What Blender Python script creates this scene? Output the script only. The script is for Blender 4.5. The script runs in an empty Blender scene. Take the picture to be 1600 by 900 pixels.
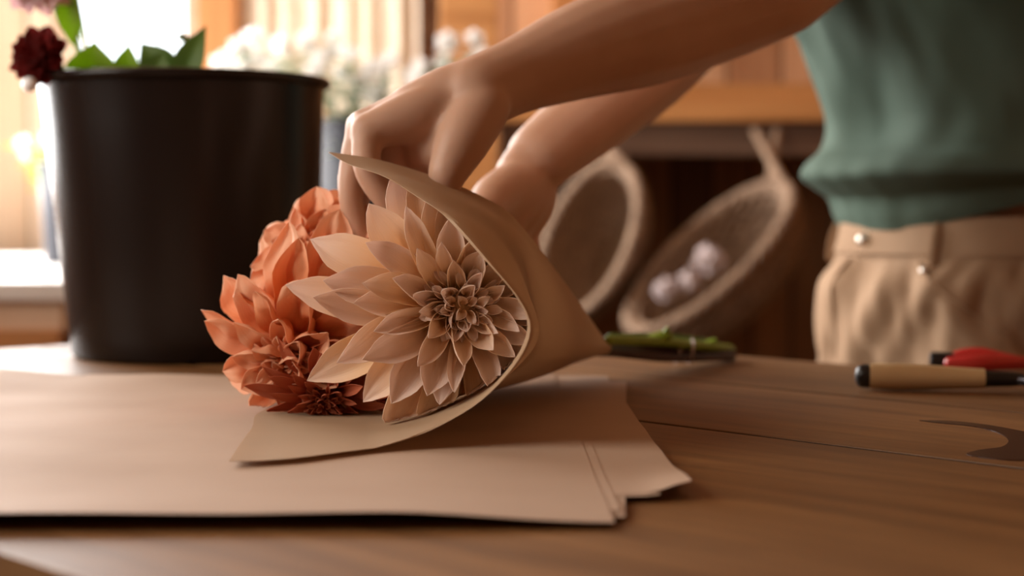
import bpy, bmesh, math, random
import mathutils.bvhtree
from mathutils import Vector, Matrix, Quaternion, noise
random.seed(7)
sc = bpy.context.scene
COL = sc.collection
PI = math.pi
ZT = 0.87                       # height of the table top
CAMZ = ZT + 0.149
FPX = 2600.0                    # focal length in pixels of the 1600 wide frame
PITCH = math.atan(130 / FPX)

# ------------------------------------------------------------------ camera
cam_d = bpy.data.cameras.new('camera')
cam_d.sensor_width = 36
cam_d.lens = FPX / 1600 * 36
cam_d.clip_start = 0.05
cam_d.dof.use_dof = True
cam_d.dof.focus_distance = 1.06
cam_d.dof.aperture_fstop = 4.2
cam = bpy.data.objects.new('camera', cam_d)
cam.location = (0, 0, CAMZ)
cam.rotation_euler = (PI / 2 - PITCH, 0, 0)
COL.objects.link(cam)
sc.camera = cam

# ------------------------------------------------------------------ world, light, exposure
w = bpy.data.worlds.new('world'); sc.world = w; w.use_nodes = True
bg = w.node_tree.nodes['Background']
bg.inputs[0].default_value = (0.90, 0.97, 1.0, 1)
bg.inputs[1].default_value = 4.0
sc.view_settings.view_transform = 'Standard'
sc.view_settings.look = 'None'
sc.view_settings.gamma = 1
sc.view_settings.use_curve_mapping = False
sc.view_settings.exposure = -0.12
try:
    sc.cycles.use_denoising = True
    sc.cycles.max_bounces = 8
    sc.cycles.diffuse_bounces = 5
    sc.cycles.sample_clamp_indirect = 6
except Exception:
    pass


def area(name, loc, target, sx, sy, power, color):
    l = bpy.data.lights.new(name, 'AREA'); l.shape = 'RECTANGLE'
    l.size = sx; l.size_y = sy; l.energy = power; l.color = color
    o = bpy.data.objects.new(name, l); COL.objects.link(o)
    o.location = loc
    o.rotation_euler = (Vector(target) - Vector(loc)).to_track_quat('-Z', 'Y').to_euler()
    return o


LW_Y0, LW_Y1, LW_Z0, LW_Z1 = 2.25, 4.1, 0.98, 2.4       # window opening in the left wall
area('daylight_left_window', (-1.66, (LW_Y0 + LW_Y1) / 2, (LW_Z0 + LW_Z1) / 2), (0, 1.6, 1.0), LW_Y1 - LW_Y0, LW_Z1 - LW_Z0, 150, (1.0, 0.96, 0.93))
NW_Y0, NW_Y1, NW_Z0, NW_Z1 = 0.0, 1.2, 1.15, 2.4         # unseen opening added in the left wall for a fill light
area('fill_light_left', (-1.66, (NW_Y0 + NW_Y1) / 2, (NW_Z0 + NW_Z1) / 2), (0.1, 1.1, 0.95), NW_Y1 - NW_Y0, NW_Z1 - NW_Z0, 26, (1.0, 0.82, 0.64))  # added warm fill that brightens the front of the flowers

# ------------------------------------------------------------------ helpers
Rc = Matrix.Rotation(PI / 2 - PITCH, 3, 'X')


def at(px, py, D):
    """point seen at pixel (px, py) standing D metres into the room"""
    d = Rc @ Vector(((px - 800) / FPX, -(py - 450) / FPX, -1))
    return Vector((0, 0, CAMZ)) + d * (D / d.y)


def pm(px, D):                   # metres for a length in pixels
    return px * D / FPX


def sm(x, a=0.0, b=1.0):
    t = max(0.0, min(1.0, (x - a) / (b - a)))
    return t * t * (3 - 2 * t)


def tag(o, label=None, cat=None, group=None, kind=None):
    if label: o['label'] = label
    if cat: o['category'] = cat
    if group: o['group'] = group
    if kind: o['kind'] = kind
    return o


def empty(name, loc=(0, 0, 0), rot=(0, 0, 0)):
    o = bpy.data.objects.new(name, None); COL.objects.link(o)
    o.empty_display_size = 0.05
    o.location = loc; o.rotation_euler = rot
    return o


def obj(name, bm, m, parent=None, smooth=True, loc=None):
    me = bpy.data.meshes.new(name)
    bm.normal_update(); bm.to_mesh(me); bm.free()
    if smooth:
        me.polygons.foreach_set('use_smooth', [True] * len(me.polygons))
        me.set_sharp_from_angle(angle=1.05)
    for mm in (m if isinstance(m, (list, tuple)) else [m]):
        me.materials.append(mm)
    o = bpy.data.objects.new(name, me); COL.objects.link(o)
    if parent: o.parent = parent
    if loc is not None: o.location = loc
    return o


def copy_tree(o, parent=None):
    c = o.copy(); COL.objects.link(c); c.parent = parent
    for ch in list(o.children):
        copy_tree(ch, c)
    return c


def box(bm, x0, x1, y0, y1, z0, z1, M=None, bev=0.0):
    b = bmesh.new()
    vs = [b.verts.new(Vector((x, y, z))) for z in (z0, z1) for y in (y0, y1) for x in (x0, x1)]
    for f in ((0, 2, 3, 1), (4, 5, 7, 6), (0, 1, 5, 4), (2, 6, 7, 3), (1, 3, 7, 5), (0, 4, 6, 2)):
        b.faces.new([vs[i] for i in f])
    if bev > 0:
        bmesh.ops.bevel(b, geom=list(b.edges), offset=bev, segments=2, affect='EDGES', profile=0.6)
    merge(bm, b, M)


def merge(bm, b, M=None):
    mp = {}
    uvs = b.loops.layers.uv.active
    uvd = bm.loops.layers.uv.verify() if uvs else None
    for v in b.verts:
        mp[v] = bm.verts.new(M @ v.co if M else v.co)
    for f in b.faces:
        nf = bm.faces.new([mp[v] for v in f.verts])
        nf.material_index = f.material_index
        if uvs:
            for l0, l1 in zip(f.loops, nf.loops):
                l1[uvd].uv = l0[uvs].uv
    b.free()


def frames(pts):
    n = len(pts); T = []
    for i in range(n):
        a = pts[max(0, i - 1)]; b = pts[min(n - 1, i + 1)]
        T.append((b - a).normalized())
    up = Vector((0, 0, 1)) if abs(T[0].z) < 0.9 else Vector((1, 0, 0))
    N = [(up - T[0] * up.dot(T[0])).normalized()]
    for i in range(1, n):
        v = N[-1] - T[i] * N[-1].dot(T[i])
        N.append(v.normalized())
    return T, N


def spline(pts, sub=6):
    """Catmull-Rom through vectors of any size (lists)"""
    P = [list(p) for p in pts]; out = []
    n = len(P)
    for i in range(n - 1):
        p0 = P[max(0, i - 1)]; p1 = P[i]; p2 = P[i + 1]; p3 = P[min(n - 1, i + 2)]
        for k in range(sub):
            t = k / sub
            out.append([0.5 * ((2 * b) + (-a + c) * t + (2 * a - 5 * b + 4 * c - d) * t * t + (-a + 3 * b - 3 * c + d) * t ** 3)
                        for a, b, c, d in zip(p0, p1, p2, p3)])
    out.append(P[-1])
    return out


def tube(bm, pts, radii, seg=12, flat=1.0, cap=True, smooth_sub=0, side=None):
    """tube through pts; flat scales the radius along the second axis; round ends"""
    pts = [Vector(p) for p in pts]
    if not isinstance(radii, (list, tuple)): radii = [radii] * len(pts)
    if smooth_sub:
        q = spline([list(p) + [r] for p, r in zip(pts, radii)], smooth_sub)
        pts = [Vector(a[:3]) for a in q]; radii = [a[3] for a in q]
    if cap:
        T, N = frames(pts)
        pre = []; post = []
        for a in (80, 60, 40, 20):
            s, c = math.sin(math.radians(a)), math.cos(math.radians(a))
            pre.append((pts[0] - T[0] * radii[0] * s, radii[0] * c))
        for a in (20, 40, 60, 80):
            s, c = math.sin(math.radians(a)), math.cos(math.radians(a))
            post.append((pts[-1] + T[-1] * radii[-1] * s, radii[-1] * c))
        pts = [p for p, r in pre] + pts + [p for p, r in post]
        radii = [r for p, r in pre] + list(radii) + [r for p, r in post]
    T, N = frames(pts)
    rings = []
    for p, r, t, n in zip(pts, radii, T, N):
        if side is not None:
            n = (side - t * side.dot(t)).normalized()
        b = t.cross(n)
        rings.append([bm.verts.new(p + n * (r * math.cos(2 * PI * k / seg)) + b * (r * flat * math.sin(2 * PI * k / seg))) for k in range(seg)])
    for i in range(len(rings) - 1):
        for k in range(seg):
            bm.faces.new((rings[i][k], rings[i][(k + 1) % seg], rings[i + 1][(k + 1) % seg], rings[i + 1][k]))
    bm.faces.new(list(reversed(rings[0]))); bm.faces.new(rings[-1])


def lathe(bm, prof, seg=64, off=lambda z: (0, 0), sx=1.0, sy=1.0, rfun=None):
    rings = []
    for r, z in prof:
        if r < 1e-6:
            rings.append([bm.verts.new((off(z)[0], off(z)[1], z))])
        else:
            row = []
            for k in range(seg):
                a = 2 * PI * k / seg
                rr = r * (rfun(a, z) if rfun else 1)
                row.append(bm.verts.new((off(z)[0] + rr * sx * math.cos(a), off(z)[1] + rr * sy * math.sin(a), z)))
            rings.append(row)
    for a, b in zip(rings[:-1], rings[1:]):
        if len(a) == 1 and len(b) == 1: continue
        for k in range(seg):
            k2 = (k + 1) % seg
            if len(a) == 1: bm.faces.new((a[0], b[k2], b[k]))
            elif len(b) == 1: bm.faces.new((a[k], a[k2], b[0]))
            else: bm.faces.new((a[k], a[k2], b[k2], b[k]))


def grid(bm, nu, nv, fn, uv=True, closed_v=False):
    V = [[bm.verts.new(fn(i / nu, j / nv)) for j in range(nv + (0 if closed_v else 1))] for i in range(nu + 1)]
    lay = bm.loops.layers.uv.verify() if uv else None
    nn = len(V[0])
    for i in range(nu):
        for j in range(nv):
            j2 = (j + 1) % nn
            try:
                f = bm.faces.new((V[i][j], V[i + 1][j], V[i + 1][j2], V[i][j2]))
            except ValueError:
                continue
            if uv:
                for l, (a, b) in zip(f.loops, ((i, j), (i + 1, j), (i + 1, j + 1), (i, j + 1))):
                    l[lay].uv = (a / nu, b / nv)
    return V


def thicken(bm, t):
    """give an open sheet a real thickness"""
    bm.normal_update()
    fs = list(bm.faces)
    bmesh.ops.solidify(bm, geom=fs, thickness=t)


# ------------------------------------------------------------------ materials
def mat(name, color=(0.5, 0.5, 0.5), rough=0.6, spec=0.5, metal=0.0, trans=0.0):
    m = bpy.data.materials.new(name); m.use_nodes = True
    b = m.node_tree.nodes['Principled BSDF']
    b.inputs['Base Color'].default_value = (*color, 1)
    b.inputs['Roughness'].default_value = rough
    b.inputs['Specular IOR Level'].default_value = spec
    b.inputs['Metallic'].default_value = metal
    if trans > 0: add_translucent(m, color, trans)
    return m


def nd(m, typ, **kw):
    n = m.node_tree.nodes.new(typ)
    for k, v in kw.items():
        if k.startswith('i_'):
            key = k[2:]
            key = int(key) if key.isdigit() else key
            n.inputs[key].default_value = v
        else: setattr(n, k, v)
    return n


def lk(m, a, b): m.node_tree.links.new(a, b)


def ramp(m, fac, stops, interp='LINEAR'):
    r = nd(m, 'ShaderNodeValToRGB'); r.color_ramp.interpolation = interp
    e = r.color_ramp.elements
    while len(e) < len(stops): e.new(0.5)
    for el, (p, c) in zip(e, stops):
        el.position = p; el.color = (*c, 1) if len(c) == 3 else c
    lk(m, fac, r.inputs[0])
    return r


def add_translucent(m, color, amt, colsock=None):
    nt = m.node_tree
    b = nt.nodes['Principled BSDF']; out = nt.nodes['Material Output']
    t = nd(m, 'ShaderNodeBsdfTranslucent')
    if colsock: lk(m, colsock, t.inputs[0])
    else: t.inputs[0].default_value = (*color, 1)
    mx = nd(m, 'ShaderNodeMixShader'); mx.inputs[0].default_value = amt
    lk(m, b.outputs[0], mx.inputs[1]); lk(m, t.outputs[0], mx.inputs[2]); lk(m, mx.outputs[0], out.inputs[0])


def noise_mat(name, c1, c2, scale=(5, 5, 5), rough=0.6, spec=0.4, bump=0.1, detail=6, coord='Object', bscale=None, dist=0.01, trans=0):
    m = mat(name, c1, rough, spec)
    b = m.node_tree.nodes['Principled BSDF']
    tc = nd(m, 'ShaderNodeTexCoord'); mp = nd(m, 'ShaderNodeMapping'); mp.inputs['Scale'].default_value = scale
    lk(m, tc.outputs[coord], mp.inputs[0])
    n = nd(m, 'ShaderNodeTexNoise', i_Scale=1.0, i_Detail=detail); lk(m, mp.outputs[0], n.inputs['Vector'])
    r = ramp(m, n.outputs[0], [(0.3, c1), (0.7, c2)])
    lk(m, r.outputs[0], b.inputs['Base Color'])
    if bump:
        bp = nd(m, 'ShaderNodeBump', i_Strength=bump, i_Distance=dist)
        src = n
        if bscale:
            mp2 = nd(m, 'ShaderNodeMapping'); mp2.inputs['Scale'].default_value = bscale
            lk(m, tc.outputs[coord], mp2.inputs[0])
            src = nd(m, 'ShaderNodeTexNoise', i_Scale=1.0, i_Detail=4); lk(m, mp2.outputs[0], src.inputs['Vector'])
        lk(m, src.outputs[0], bp.inputs['Height']); lk(m, bp.outputs[0], b.inputs['Normal'])
    if trans: add_translucent(m, c1, trans, r.outputs[0])
    return m


def plank_mat(name, cols, width=0.14, axis=0, rough=0.55, groove=0.035, grain=(30, 30, 1.6), coord='Object'):
    """vertical boards across one axis: colour by board, grain along z, dark grooves"""
    m = mat(name, cols[0], rough, 0.35)
    b = m.node_tree.nodes['Principled BSDF']
    tc = nd(m, 'ShaderNodeTexCoord'); sp = nd(m, 'ShaderNodeSeparateXYZ'); lk(m, tc.outputs[coord], sp.inputs[0])
    dv = nd(m, 'ShaderNodeMath', operation='DIVIDE'); lk(m, sp.outputs[axis], dv.inputs[0]); dv.inputs[1].default_value = width
    fl = nd(m, 'ShaderNodeMath', operation='FLOOR'); lk(m, dv.outputs[0], fl.inputs[0])
    fr = nd(m, 'ShaderNodeMath', operation='FRACT'); lk(m, dv.outputs[0], fr.inputs[0])
    wn = nd(m, 'ShaderNodeTexWhiteNoise', noise_dimensions='1D'); lk(m, fl.outputs[0], wn.inputs['W'])
    mp = nd(m, 'ShaderNodeMapping'); mp.inputs['Scale'].default_value = grain; lk(m, tc.outputs[coord], mp.inputs[0])
    av = nd(m, 'ShaderNodeVectorMath', operation='ADD'); lk(m, mp.outputs[0], av.inputs[0])
    cmb = nd(m, 'ShaderNodeCombineXYZ'); lk(m, fl.outputs[0], cmb.inputs[0]); lk(m, fl.outputs[0], cmb.inputs[2]); lk(m, cmb.outputs[0], av.inputs[1])
    n = nd(m, 'ShaderNodeTexNoise', i_Scale=1.0, i_Detail=8.0, i_Roughness=0.6); lk(m, av.outputs[0], n.inputs['Vector'])
    ma = nd(m, 'ShaderNodeMath', operation='MULTIPLY_ADD'); lk(m, n.outputs[0], ma.inputs[0]); ma.inputs[1].default_value = 0.9
    md = nd(m, 'ShaderNodeMath', operation='MULTIPLY_ADD'); lk(m, wn.outputs['Value'], md.inputs[0]); md.inputs[1].default_value = 0.5; md.inputs[2].default_value = -0.22
    lk(m, md.outputs[0], ma.inputs[2])
    k = len(cols)
    r = ramp(m, ma.outputs[0], [(0.15 + 0.7 * i / (k - 1), c) for i, c in enumerate(cols)])
    # groove mask
    a1 = nd(m, 'ShaderNodeMath', operation='SUBTRACT'); lk(m, fr.outputs[0], a1.inputs[0]); a1.inputs[1].default_value = 0.5
    a2 = nd(m, 'ShaderNodeMath', operation='ABSOLUTE'); lk(m, a1.outputs[0], a2.inputs[0])
    a3 = nd(m, 'ShaderNodeMath', operation='GREATER_THAN'); lk(m, a2.outputs[0], a3.inputs[0]); a3.inputs[1].default_value = 0.5 - groove
    mx = nd(m, 'ShaderNodeMix', data_type='RGBA'); lk(m, a3.outputs[0], mx.inputs[0])
    lk(m, r.outputs[0], mx.inputs[6]); mx.inputs[7].default_value = (*[c * 0.35 for c in cols[0]], 1)
    lk(m, mx.outputs[2], b.inputs['Base Color'])
    bp = nd(m, 'ShaderNodeBump', i_Strength=0.25, i_Distance=0.004); lk(m, n.outputs[0], bp.inputs['Height']); lk(m, bp.outputs[0], b.inputs['Normal'])
    return m


def petal_mat(name, base, mid, tip, trans=0.3):
    """pigment running along the petal from base to tip, fine long veins"""
    m = mat(name, mid, 0.55, 0.25)
    b = m.node_tree.nodes['Principled BSDF']
    tc = nd(m, 'ShaderNodeTexCoord'); sp = nd(m, 'ShaderNodeSeparateXYZ'); lk(m, tc.outputs['UV'], sp.inputs[0])
    oi = nd(m, 'ShaderNodeObjectInfo')
    ad = nd(m, 'ShaderNodeMath', operation='MULTIPLY_ADD'); lk(m, oi.outputs['Random'], ad.inputs[0]); ad.inputs[1].default_value = 0.35
    lk(m, sp.outputs[0], ad.inputs[2])
    sb = nd(m, 'ShaderNodeMath', operation='SUBTRACT'); lk(m, ad.outputs[0], sb.inputs[0]); sb.inputs[1].default_value = 0.17
    mp = nd(m, 'ShaderNodeMapping'); mp.inputs['Scale'].default_value = (1.5, 22, 1); lk(m, tc.outputs['UV'], mp.inputs[0])
    n = nd(m, 'ShaderNodeTexNoise', i_Scale=1.0, i_Detail=3.0); lk(m, mp.outputs[0], n.inputs['Vector'])
    a2 = nd(m, 'ShaderNodeMath', operation='MULTIPLY_ADD'); lk(m, n.outputs[0], a2.inputs[0]); a2.inputs[1].default_value = 0.22; lk(m, sb.outputs[0], a2.inputs[2])
    r = ramp(m, a2.outputs[0], [(0.08, base), (0.55, mid), (1.0, tip)])
    lk(m, r.outputs[0], b.inputs['Base Color'])
    bp = nd(m, 'ShaderNodeBump', i_Strength=0.35, i_Distance=0.0012); lk(m, n.outputs[0], bp.inputs['Height']); lk(m, bp.outputs[0], b.inputs['Normal'])
    add_translucent(m, mid, trans, r.outputs[0])
    return m


M = {}
M['wall'] = plank_mat('wall_boards', [(0.36, 0.17, 0.08), (0.54, 0.29, 0.15), (0.66, 0.42, 0.25)], 0.135)
M['pale_boards'] = plank_mat('pale_boards', [(0.62, 0.40, 0.24), (0.78, 0.56, 0.38), (0.86, 0.66, 0.48)], 0.11)
M['wall_y'] = plank_mat('side_wall_boards', [(0.36, 0.15, 0.055), (0.52, 0.26, 0.11), (0.6, 0.36, 0.19)], 0.135, axis=1)
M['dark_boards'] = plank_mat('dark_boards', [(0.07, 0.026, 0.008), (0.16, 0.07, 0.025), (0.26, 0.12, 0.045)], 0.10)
M['orange_wood'] = noise_mat('orange_wood', (0.42, 0.17, 0.05), (0.62, 0.29, 0.10), (2, 30, 30), 0.5, 0.4, 0.1, 8, bscale=None, dist=0.003)
M['post_wood'] = noise_mat('post_wood', (0.36, 0.13, 0.035), (0.52, 0.22, 0.07), (30, 30, 2), 0.5, 0.4, 0.1, 8, dist=0.003)
M['rail_wood'] = noise_mat('rail_wood', (0.13, 0.07, 0.045), (0.24, 0.14, 0.09), (2, 30, 30), 0.6, 0.4, 0.15, 8, dist=0.003)
M['floor'] = plank_mat('floor_boards', [(0.10, 0.05, 0.025), (0.2, 0.11, 0.06)], 0.16)
M['ceiling'] = plank_mat('ceiling_boards', [(0.28, 0.14, 0.06), (0.5, 0.28, 0.14)], 0.16)
M['white_paint'] = noise_mat('white_paint', (0.72, 0.68, 0.64), (0.85, 0.82, 0.79), (6, 6, 6), 0.5, 0.4, 0.03)
M['pale_wood'] = noise_mat('pale_wood', (0.62, 0.42, 0.27), (0.78, 0.58, 0.42), (3, 20, 20), 0.5, 0.4, 0.08, dist=0.003)
M['curtain'] = noise_mat('curtain_linen', (0.78, 0.66, 0.52), (0.9, 0.8, 0.67), (60, 60, 60), 0.85, 0.1, 0.1, dist=0.001, trans=0.4)


def table_mat():
    m = mat('weathered_table_wood', (0.2, 0.1, 0.05), 0.5, 0.28)
    b = m.node_tree.nodes['Principled BSDF']
    tc = nd(m, 'ShaderNodeTexCoord')
    mp = nd(m, 'ShaderNodeMapping'); mp.inputs['Scale'].default_value = (3.2, 36, 20); lk(m, tc.outputs['Object'], mp.inputs[0])
    n = nd(m, 'ShaderNodeTexNoise', i_Scale=1.0, i_Detail=10.0, i_Roughness=0.62, i_Distortion=0.6); lk(m, mp.outputs[0], n.inputs['Vector'])
    mp2 = nd(m, 'ShaderNodeMapping'); mp2.inputs['Scale'].default_value = (3.5, 7, 5); lk(m, tc.outputs['Object'], mp2.inputs[0])
    n2 = nd(m, 'ShaderNodeTexNoise', i_Scale=1.0, i_Detail=5.0); lk(m, mp2.outputs[0], n2.inputs['Vector'])
    r = ramp(m, n.outputs[0], [(0.22, (0.10, 0.045, 0.014)), (0.5, (0.185, 0.088, 0.028)), (0.78, (0.27, 0.135, 0.047))])
    r2 = ramp(m, n2.outputs[0], [(0.3, (0.62, 0.55, 0.5)), (0.65, (1.12, 1.1, 1.08))])
    mx = nd(m, 'ShaderNodeMix', data_type='RGBA', blend_type='MULTIPLY'); mx.inputs[0].default_value = 1
    lk(m, r.outputs[0], mx.inputs[6]); lk(m, r2.outputs[0], mx.inputs[7]); lk(m, mx.outputs[2], b.inputs['Base Color'])
    rr = ramp(m, n2.outputs[0], [(0.3, (0.46,) * 3), (0.7, (0.62,) * 3)]); lk(m, rr.outputs[0], b.inputs['Roughness'])
    bp = nd(m, 'ShaderNodeBump', i_Strength=0.35, i_Distance=0.002); lk(m, n.outputs[0], bp.inputs['Height']); lk(m, bp.outputs[0], b.inputs['Normal'])
    return m


M['table'] = table_mat()
M['paper'] = noise_mat('kraft_paper', (0.47, 0.335, 0.245), (0.52, 0.375, 0.28), (9, 9, 9), 0.7, 0.12, 0.10, 3, bscale=(14, 5, 14), dist=0.004, trans=0.12)
M['wrap'] = noise_mat('wrapping_paper', (0.56, 0.40, 0.26), (0.61, 0.44, 0.29), (9, 9, 9), 0.6, 0.25, 0.08, 3, bscale=(12, 12, 12), dist=0.003, trans=0.38)
M['bucket'] = noise_mat('black_plastic', (0.010, 0.006, 0.005), (0.016, 0.010, 0.008), (3, 3, 3), 0.26, 0.22, 0.02)
M['bucket_blue'] = mat('dark_blue_plastic', (0.012, 0.014, 0.025), 0.4)
M['cream'] = petal_mat('cream_petal', (0.92, 0.58, 0.24), (0.94, 0.70, 0.45), (0.95, 0.79, 0.70), 0.38)
M['coral'] = petal_mat('coral_petal', (0.70, 0.18, 0.04), (0.86, 0.35, 0.15), (0.92, 0.55, 0.36))
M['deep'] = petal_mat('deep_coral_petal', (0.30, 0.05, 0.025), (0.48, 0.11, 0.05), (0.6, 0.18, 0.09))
M['crimson'] = petal_mat('dark_red_petal', (0.05, 0.004, 0.004), (0.11, 0.006, 0.006), (0.2, 0.012, 0.01), 0.15)
M['blush'] = petal_mat('blush_petal', (0.85, 0.85, 0.62), (0.92, 0.84, 0.78), (0.88, 0.62, 0.68), 0.5)
M['white_petal'] = mat('white_petal', (0.93, 0.91, 0.88), 0.6, 0.2, trans=0.5)
M['stem'] = noise_mat('green_stem', (0.20, 0.32, 0.02), (0.30, 0.42, 0.05), (8, 60, 60), 0.45, 0.4, 0.08, dist=0.001)
M['dark_stem'] = noise_mat('dark_purple_stem', (0.035, 0.012, 0.014), (0.07, 0.025, 0.022), (8, 60, 60), 0.45, 0.4, 0.08, dist=0.001)
M['leaf'] = noise_mat('bright_leaf', (0.26, 0.40, 0.03), (0.36, 0.50, 0.05), (20, 20, 20), 0.5, 0.3, 0.1, dist=0.002, trans=0.6)
M['leaf_dark'] = noise_mat('dark_leaf', (0.07, 0.14, 0.02), (0.12, 0.20, 0.03), (20, 20, 20), 0.5, 0.3, 0.1, dist=0.002, trans=0.25)
M['sage'] = noise_mat('sage_leaf', (0.25, 0.32, 0.2), (0.38, 0.44, 0.3), (20, 20, 20), 0.6, 0.3, 0.1, trans=0.3)
M['band'] = mat('clear_rubber_band', (0.55, 0.45, 0.42), 0.3, 0.5)
M['rattan_shade'] = noise_mat('shaded_rattan', (0.12, 0.065, 0.03), (0.26, 0.16, 0.09), (60, 60, 60), 0.7, 0.3, 0.5, dist=0.005)  # rattan darkened to carry the shade inside the baskets
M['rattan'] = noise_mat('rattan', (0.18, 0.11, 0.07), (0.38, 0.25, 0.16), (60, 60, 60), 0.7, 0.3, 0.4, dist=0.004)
M['skin'] = noise_mat('skin', (0.47, 0.27, 0.18), (0.54, 0.33, 0.23), (14, 14, 14), 0.5, 0.4, 0.12, 4, bscale=(160, 160, 160), dist=0.0006)
sk = M['skin'].node_tree.nodes['Principled BSDF']
sk.inputs['Subsurface Weight'].default_value = 0.25
sk.inputs['Subsurface Radius'].default_value = (1.0, 0.35, 0.2); sk.inputs['Subsurface Scale'].default_value = 0.006
M['nail'] = mat('nail', (0.62, 0.36, 0.28), 0.3)
M['shirt'] = noise_mat('green_jersey', (0.070, 0.105, 0.080), (0.095, 0.135, 0.105), (10, 10, 10), 0.85, 0.15, 0.15, bscale=(500, 500, 500), dist=0.0006)
M['trousers'] = noise_mat('tan_twill', (0.31, 0.19, 0.11), (0.38, 0.245, 0.15), (10, 10, 10), 0.8, 0.15, 0.15, bscale=(300, 300, 600), dist=0.0006)
M['metal_button'] = mat('metal_button', (0.75, 0.68, 0.6), 0.3, 0.5, 0.7)
M['hair'] = mat('brown_hair', (0.06, 0.03, 0.015), 0.5)
M['eye'] = mat('eye_white', (0.8, 0.78, 0.75), 0.2)
M['shoe'] = mat('shoe_leather', (0.05, 0.03, 0.02), 0.5)
M['handle_wood'] = noise_mat('pale_handle_wood', (0.52, 0.35, 0.17), (0.62, 0.43, 0.22), (4, 60, 60), 0.4, 0.5, 0.05, dist=0.001)
M['black'] = mat('black_plastic_grip', (0.012, 0.01, 0.01), 0.35)
M['steel'] = mat('dark_steel', (0.12, 0.12, 0.14), 0.25, 0.5, 0.9)
M['red'] = mat('red_grip', (0.55, 0.035, 0.03), 0.22, 0.6)
M['water'] = mat('wet_wood', (0.04, 0.013, 0.007), 0.22, 0.5)
M['gap_dark'] = mat('dark_gap_strip', (0.012, 0.007, 0.004), 0.95, 0.05)  # dark colour for the strips added in the plank gaps
M['drop'] = mat('water_drop', (0.95, 0.97, 1), 0.05, 0.6)
M['pale_dry'] = noise_mat('dried_petals', (0.30, 0.22, 0.18), (0.62, 0.52, 0.54), (50, 50, 50), 0.8, 0.2, 0.3)

# ------------------------------------------------------------------ the room
YB = 4.2                         # inner face of the back wall
XL, XR, YR, ZC = -1.6, 2.6, -2.5, 2.7


def struct(name, bm, m, parent=None, smooth=False):
    o = obj(name, bm, m, parent, smooth)
    if not parent: o['kind'] = 'structure'
    return o


def wall_with_hole(bm, horiz, fixed, th, a0, a1, z0, z1, hole=None):
    """wall along x (horiz) or y with one rectangular opening, built of four blocks"""
    def bl(p0, p1, q0, q1):
        if p1 - p0 < 1e-4 or q1 - q0 < 1e-4: return
        if horiz: box(bm, p0, p1, fixed, fixed + th, q0, q1)
        else: box(bm, fixed, fixed + th, p0, p1, q0, q1)
    if not hole: bl(a0, a1, z0, z1); return
    h0, h1, y0, y1 = hole
    bl(a0, h0, z0, z1); bl(h1, a1, z0, z1); bl(h0, h1, z0, y0); bl(h0, h1, y1, z1)


bm = bmesh.new(); box(bm, XL - 0.1, XR + 0.1, YR - 0.1, YB + 0.1, -0.1, 0); struct('floor', bm, M['floor'])
bm = bmesh.new(); box(bm, XL - 0.1, XR + 0.1, YR - 0.1, YB + 0.1, ZC, ZC + 0.1); struct('ceiling', bm, M['ceiling'])
WX0, WX1 = at(92, 100, YB).x, at(300, 100, YB).x
WZ0, WZ1 = 1.12, 2.2
CM, CW0, CW1 = at(340, 100, YB).x, at(385, 100, YB).x, at(640, 100, YB).x     # second opening, added behind the curtain to make it glow
bm = bmesh.new(); wall_with_hole(bm, True, YB, 0.1, XL - 0.1, CM, 0, ZC, (WX0, WX1, WZ0, WZ1)); wall_with_hole(bm, True, YB, 0.1, CM, XR + 0.1, 0, ZC, (CW0, CW1, 0.9, 2.25)); struct('wall_back', bm, M['wall'])
bm = bmesh.new(); wall_with_hole(bm, False, XL - 0.1, 0.1, YR, 1.5, 0, ZC, (NW_Y0, NW_Y1, NW_Z0, NW_Z1)); wall_with_hole(bm, False, XL - 0.1, 0.1, 1.5, YB, 0, ZC, (LW_Y0, LW_Y1, LW_Z0, LW_Z1)); struct('wall_left', bm, M['wall_y'])
bm = bmesh.new(); wall_with_hole(bm, False, XR, 0.1, YR, YB, 0, ZC); struct('wall_right', bm, M['wall_y'])
bm = bmesh.new(); wall_with_hole(bm, True, YR - 0.1, 0.1, XL - 0.1, XR + 0.1, 0, ZC); struct('wall_front', bm, M['wall'])


def window_frame(name, horiz, fixed, a0, a1, z0, z1, m):
    bm = bmesh.new(); t = 0.035
    def bl(p0, p1, q0, q1, d0, d1):
        if horiz: box(bm, p0, p1, fixed + d0, fixed + d1, q0, q1, bev=0.003)
        else: box(bm, fixed + d0, fixed + d1, p0, p1, q0, q1, bev=0.003)
    bl(a0 - 0.01, a0 + t, z0 - 0.01, z1 + 0.01, -0.015, 0.05); bl(a1 - t, a1 + 0.01, z0 - 0.01, z1 + 0.01, -0.015, 0.05)
    bl(a0 + t, a1 - t, z0 - 0.01, z0 + t, -0.015, 0.05); bl(a0 + t, a1 - t, z1 - t, z1 + 0.01, -0.015, 0.05)
    o = struct(name, bm, m)
    return o


window_frame('window_1', True, YB, WX0 + 0.012, WX1 + 0.02, WZ0, WZ1, M['pale_wood'])
o = window_frame('window_2', False, XL - 0.05, LW_Y0, LW_Y1, LW_Z0, LW_Z1, M['pale_wood'])
window_frame('backlight_opening', True, YB, CW0 + 0.01, CW1 - 0.01, 0.9, 2.25, M['pale_wood'])  # frame of the opening added to backlight the curtain
window_frame('fill_opening', False, XL - 0.05, NW_Y0, NW_Y1, NW_Z0, NW_Z1, M['pale_wood'])  # frame of the unseen opening added for the fill light
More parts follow.
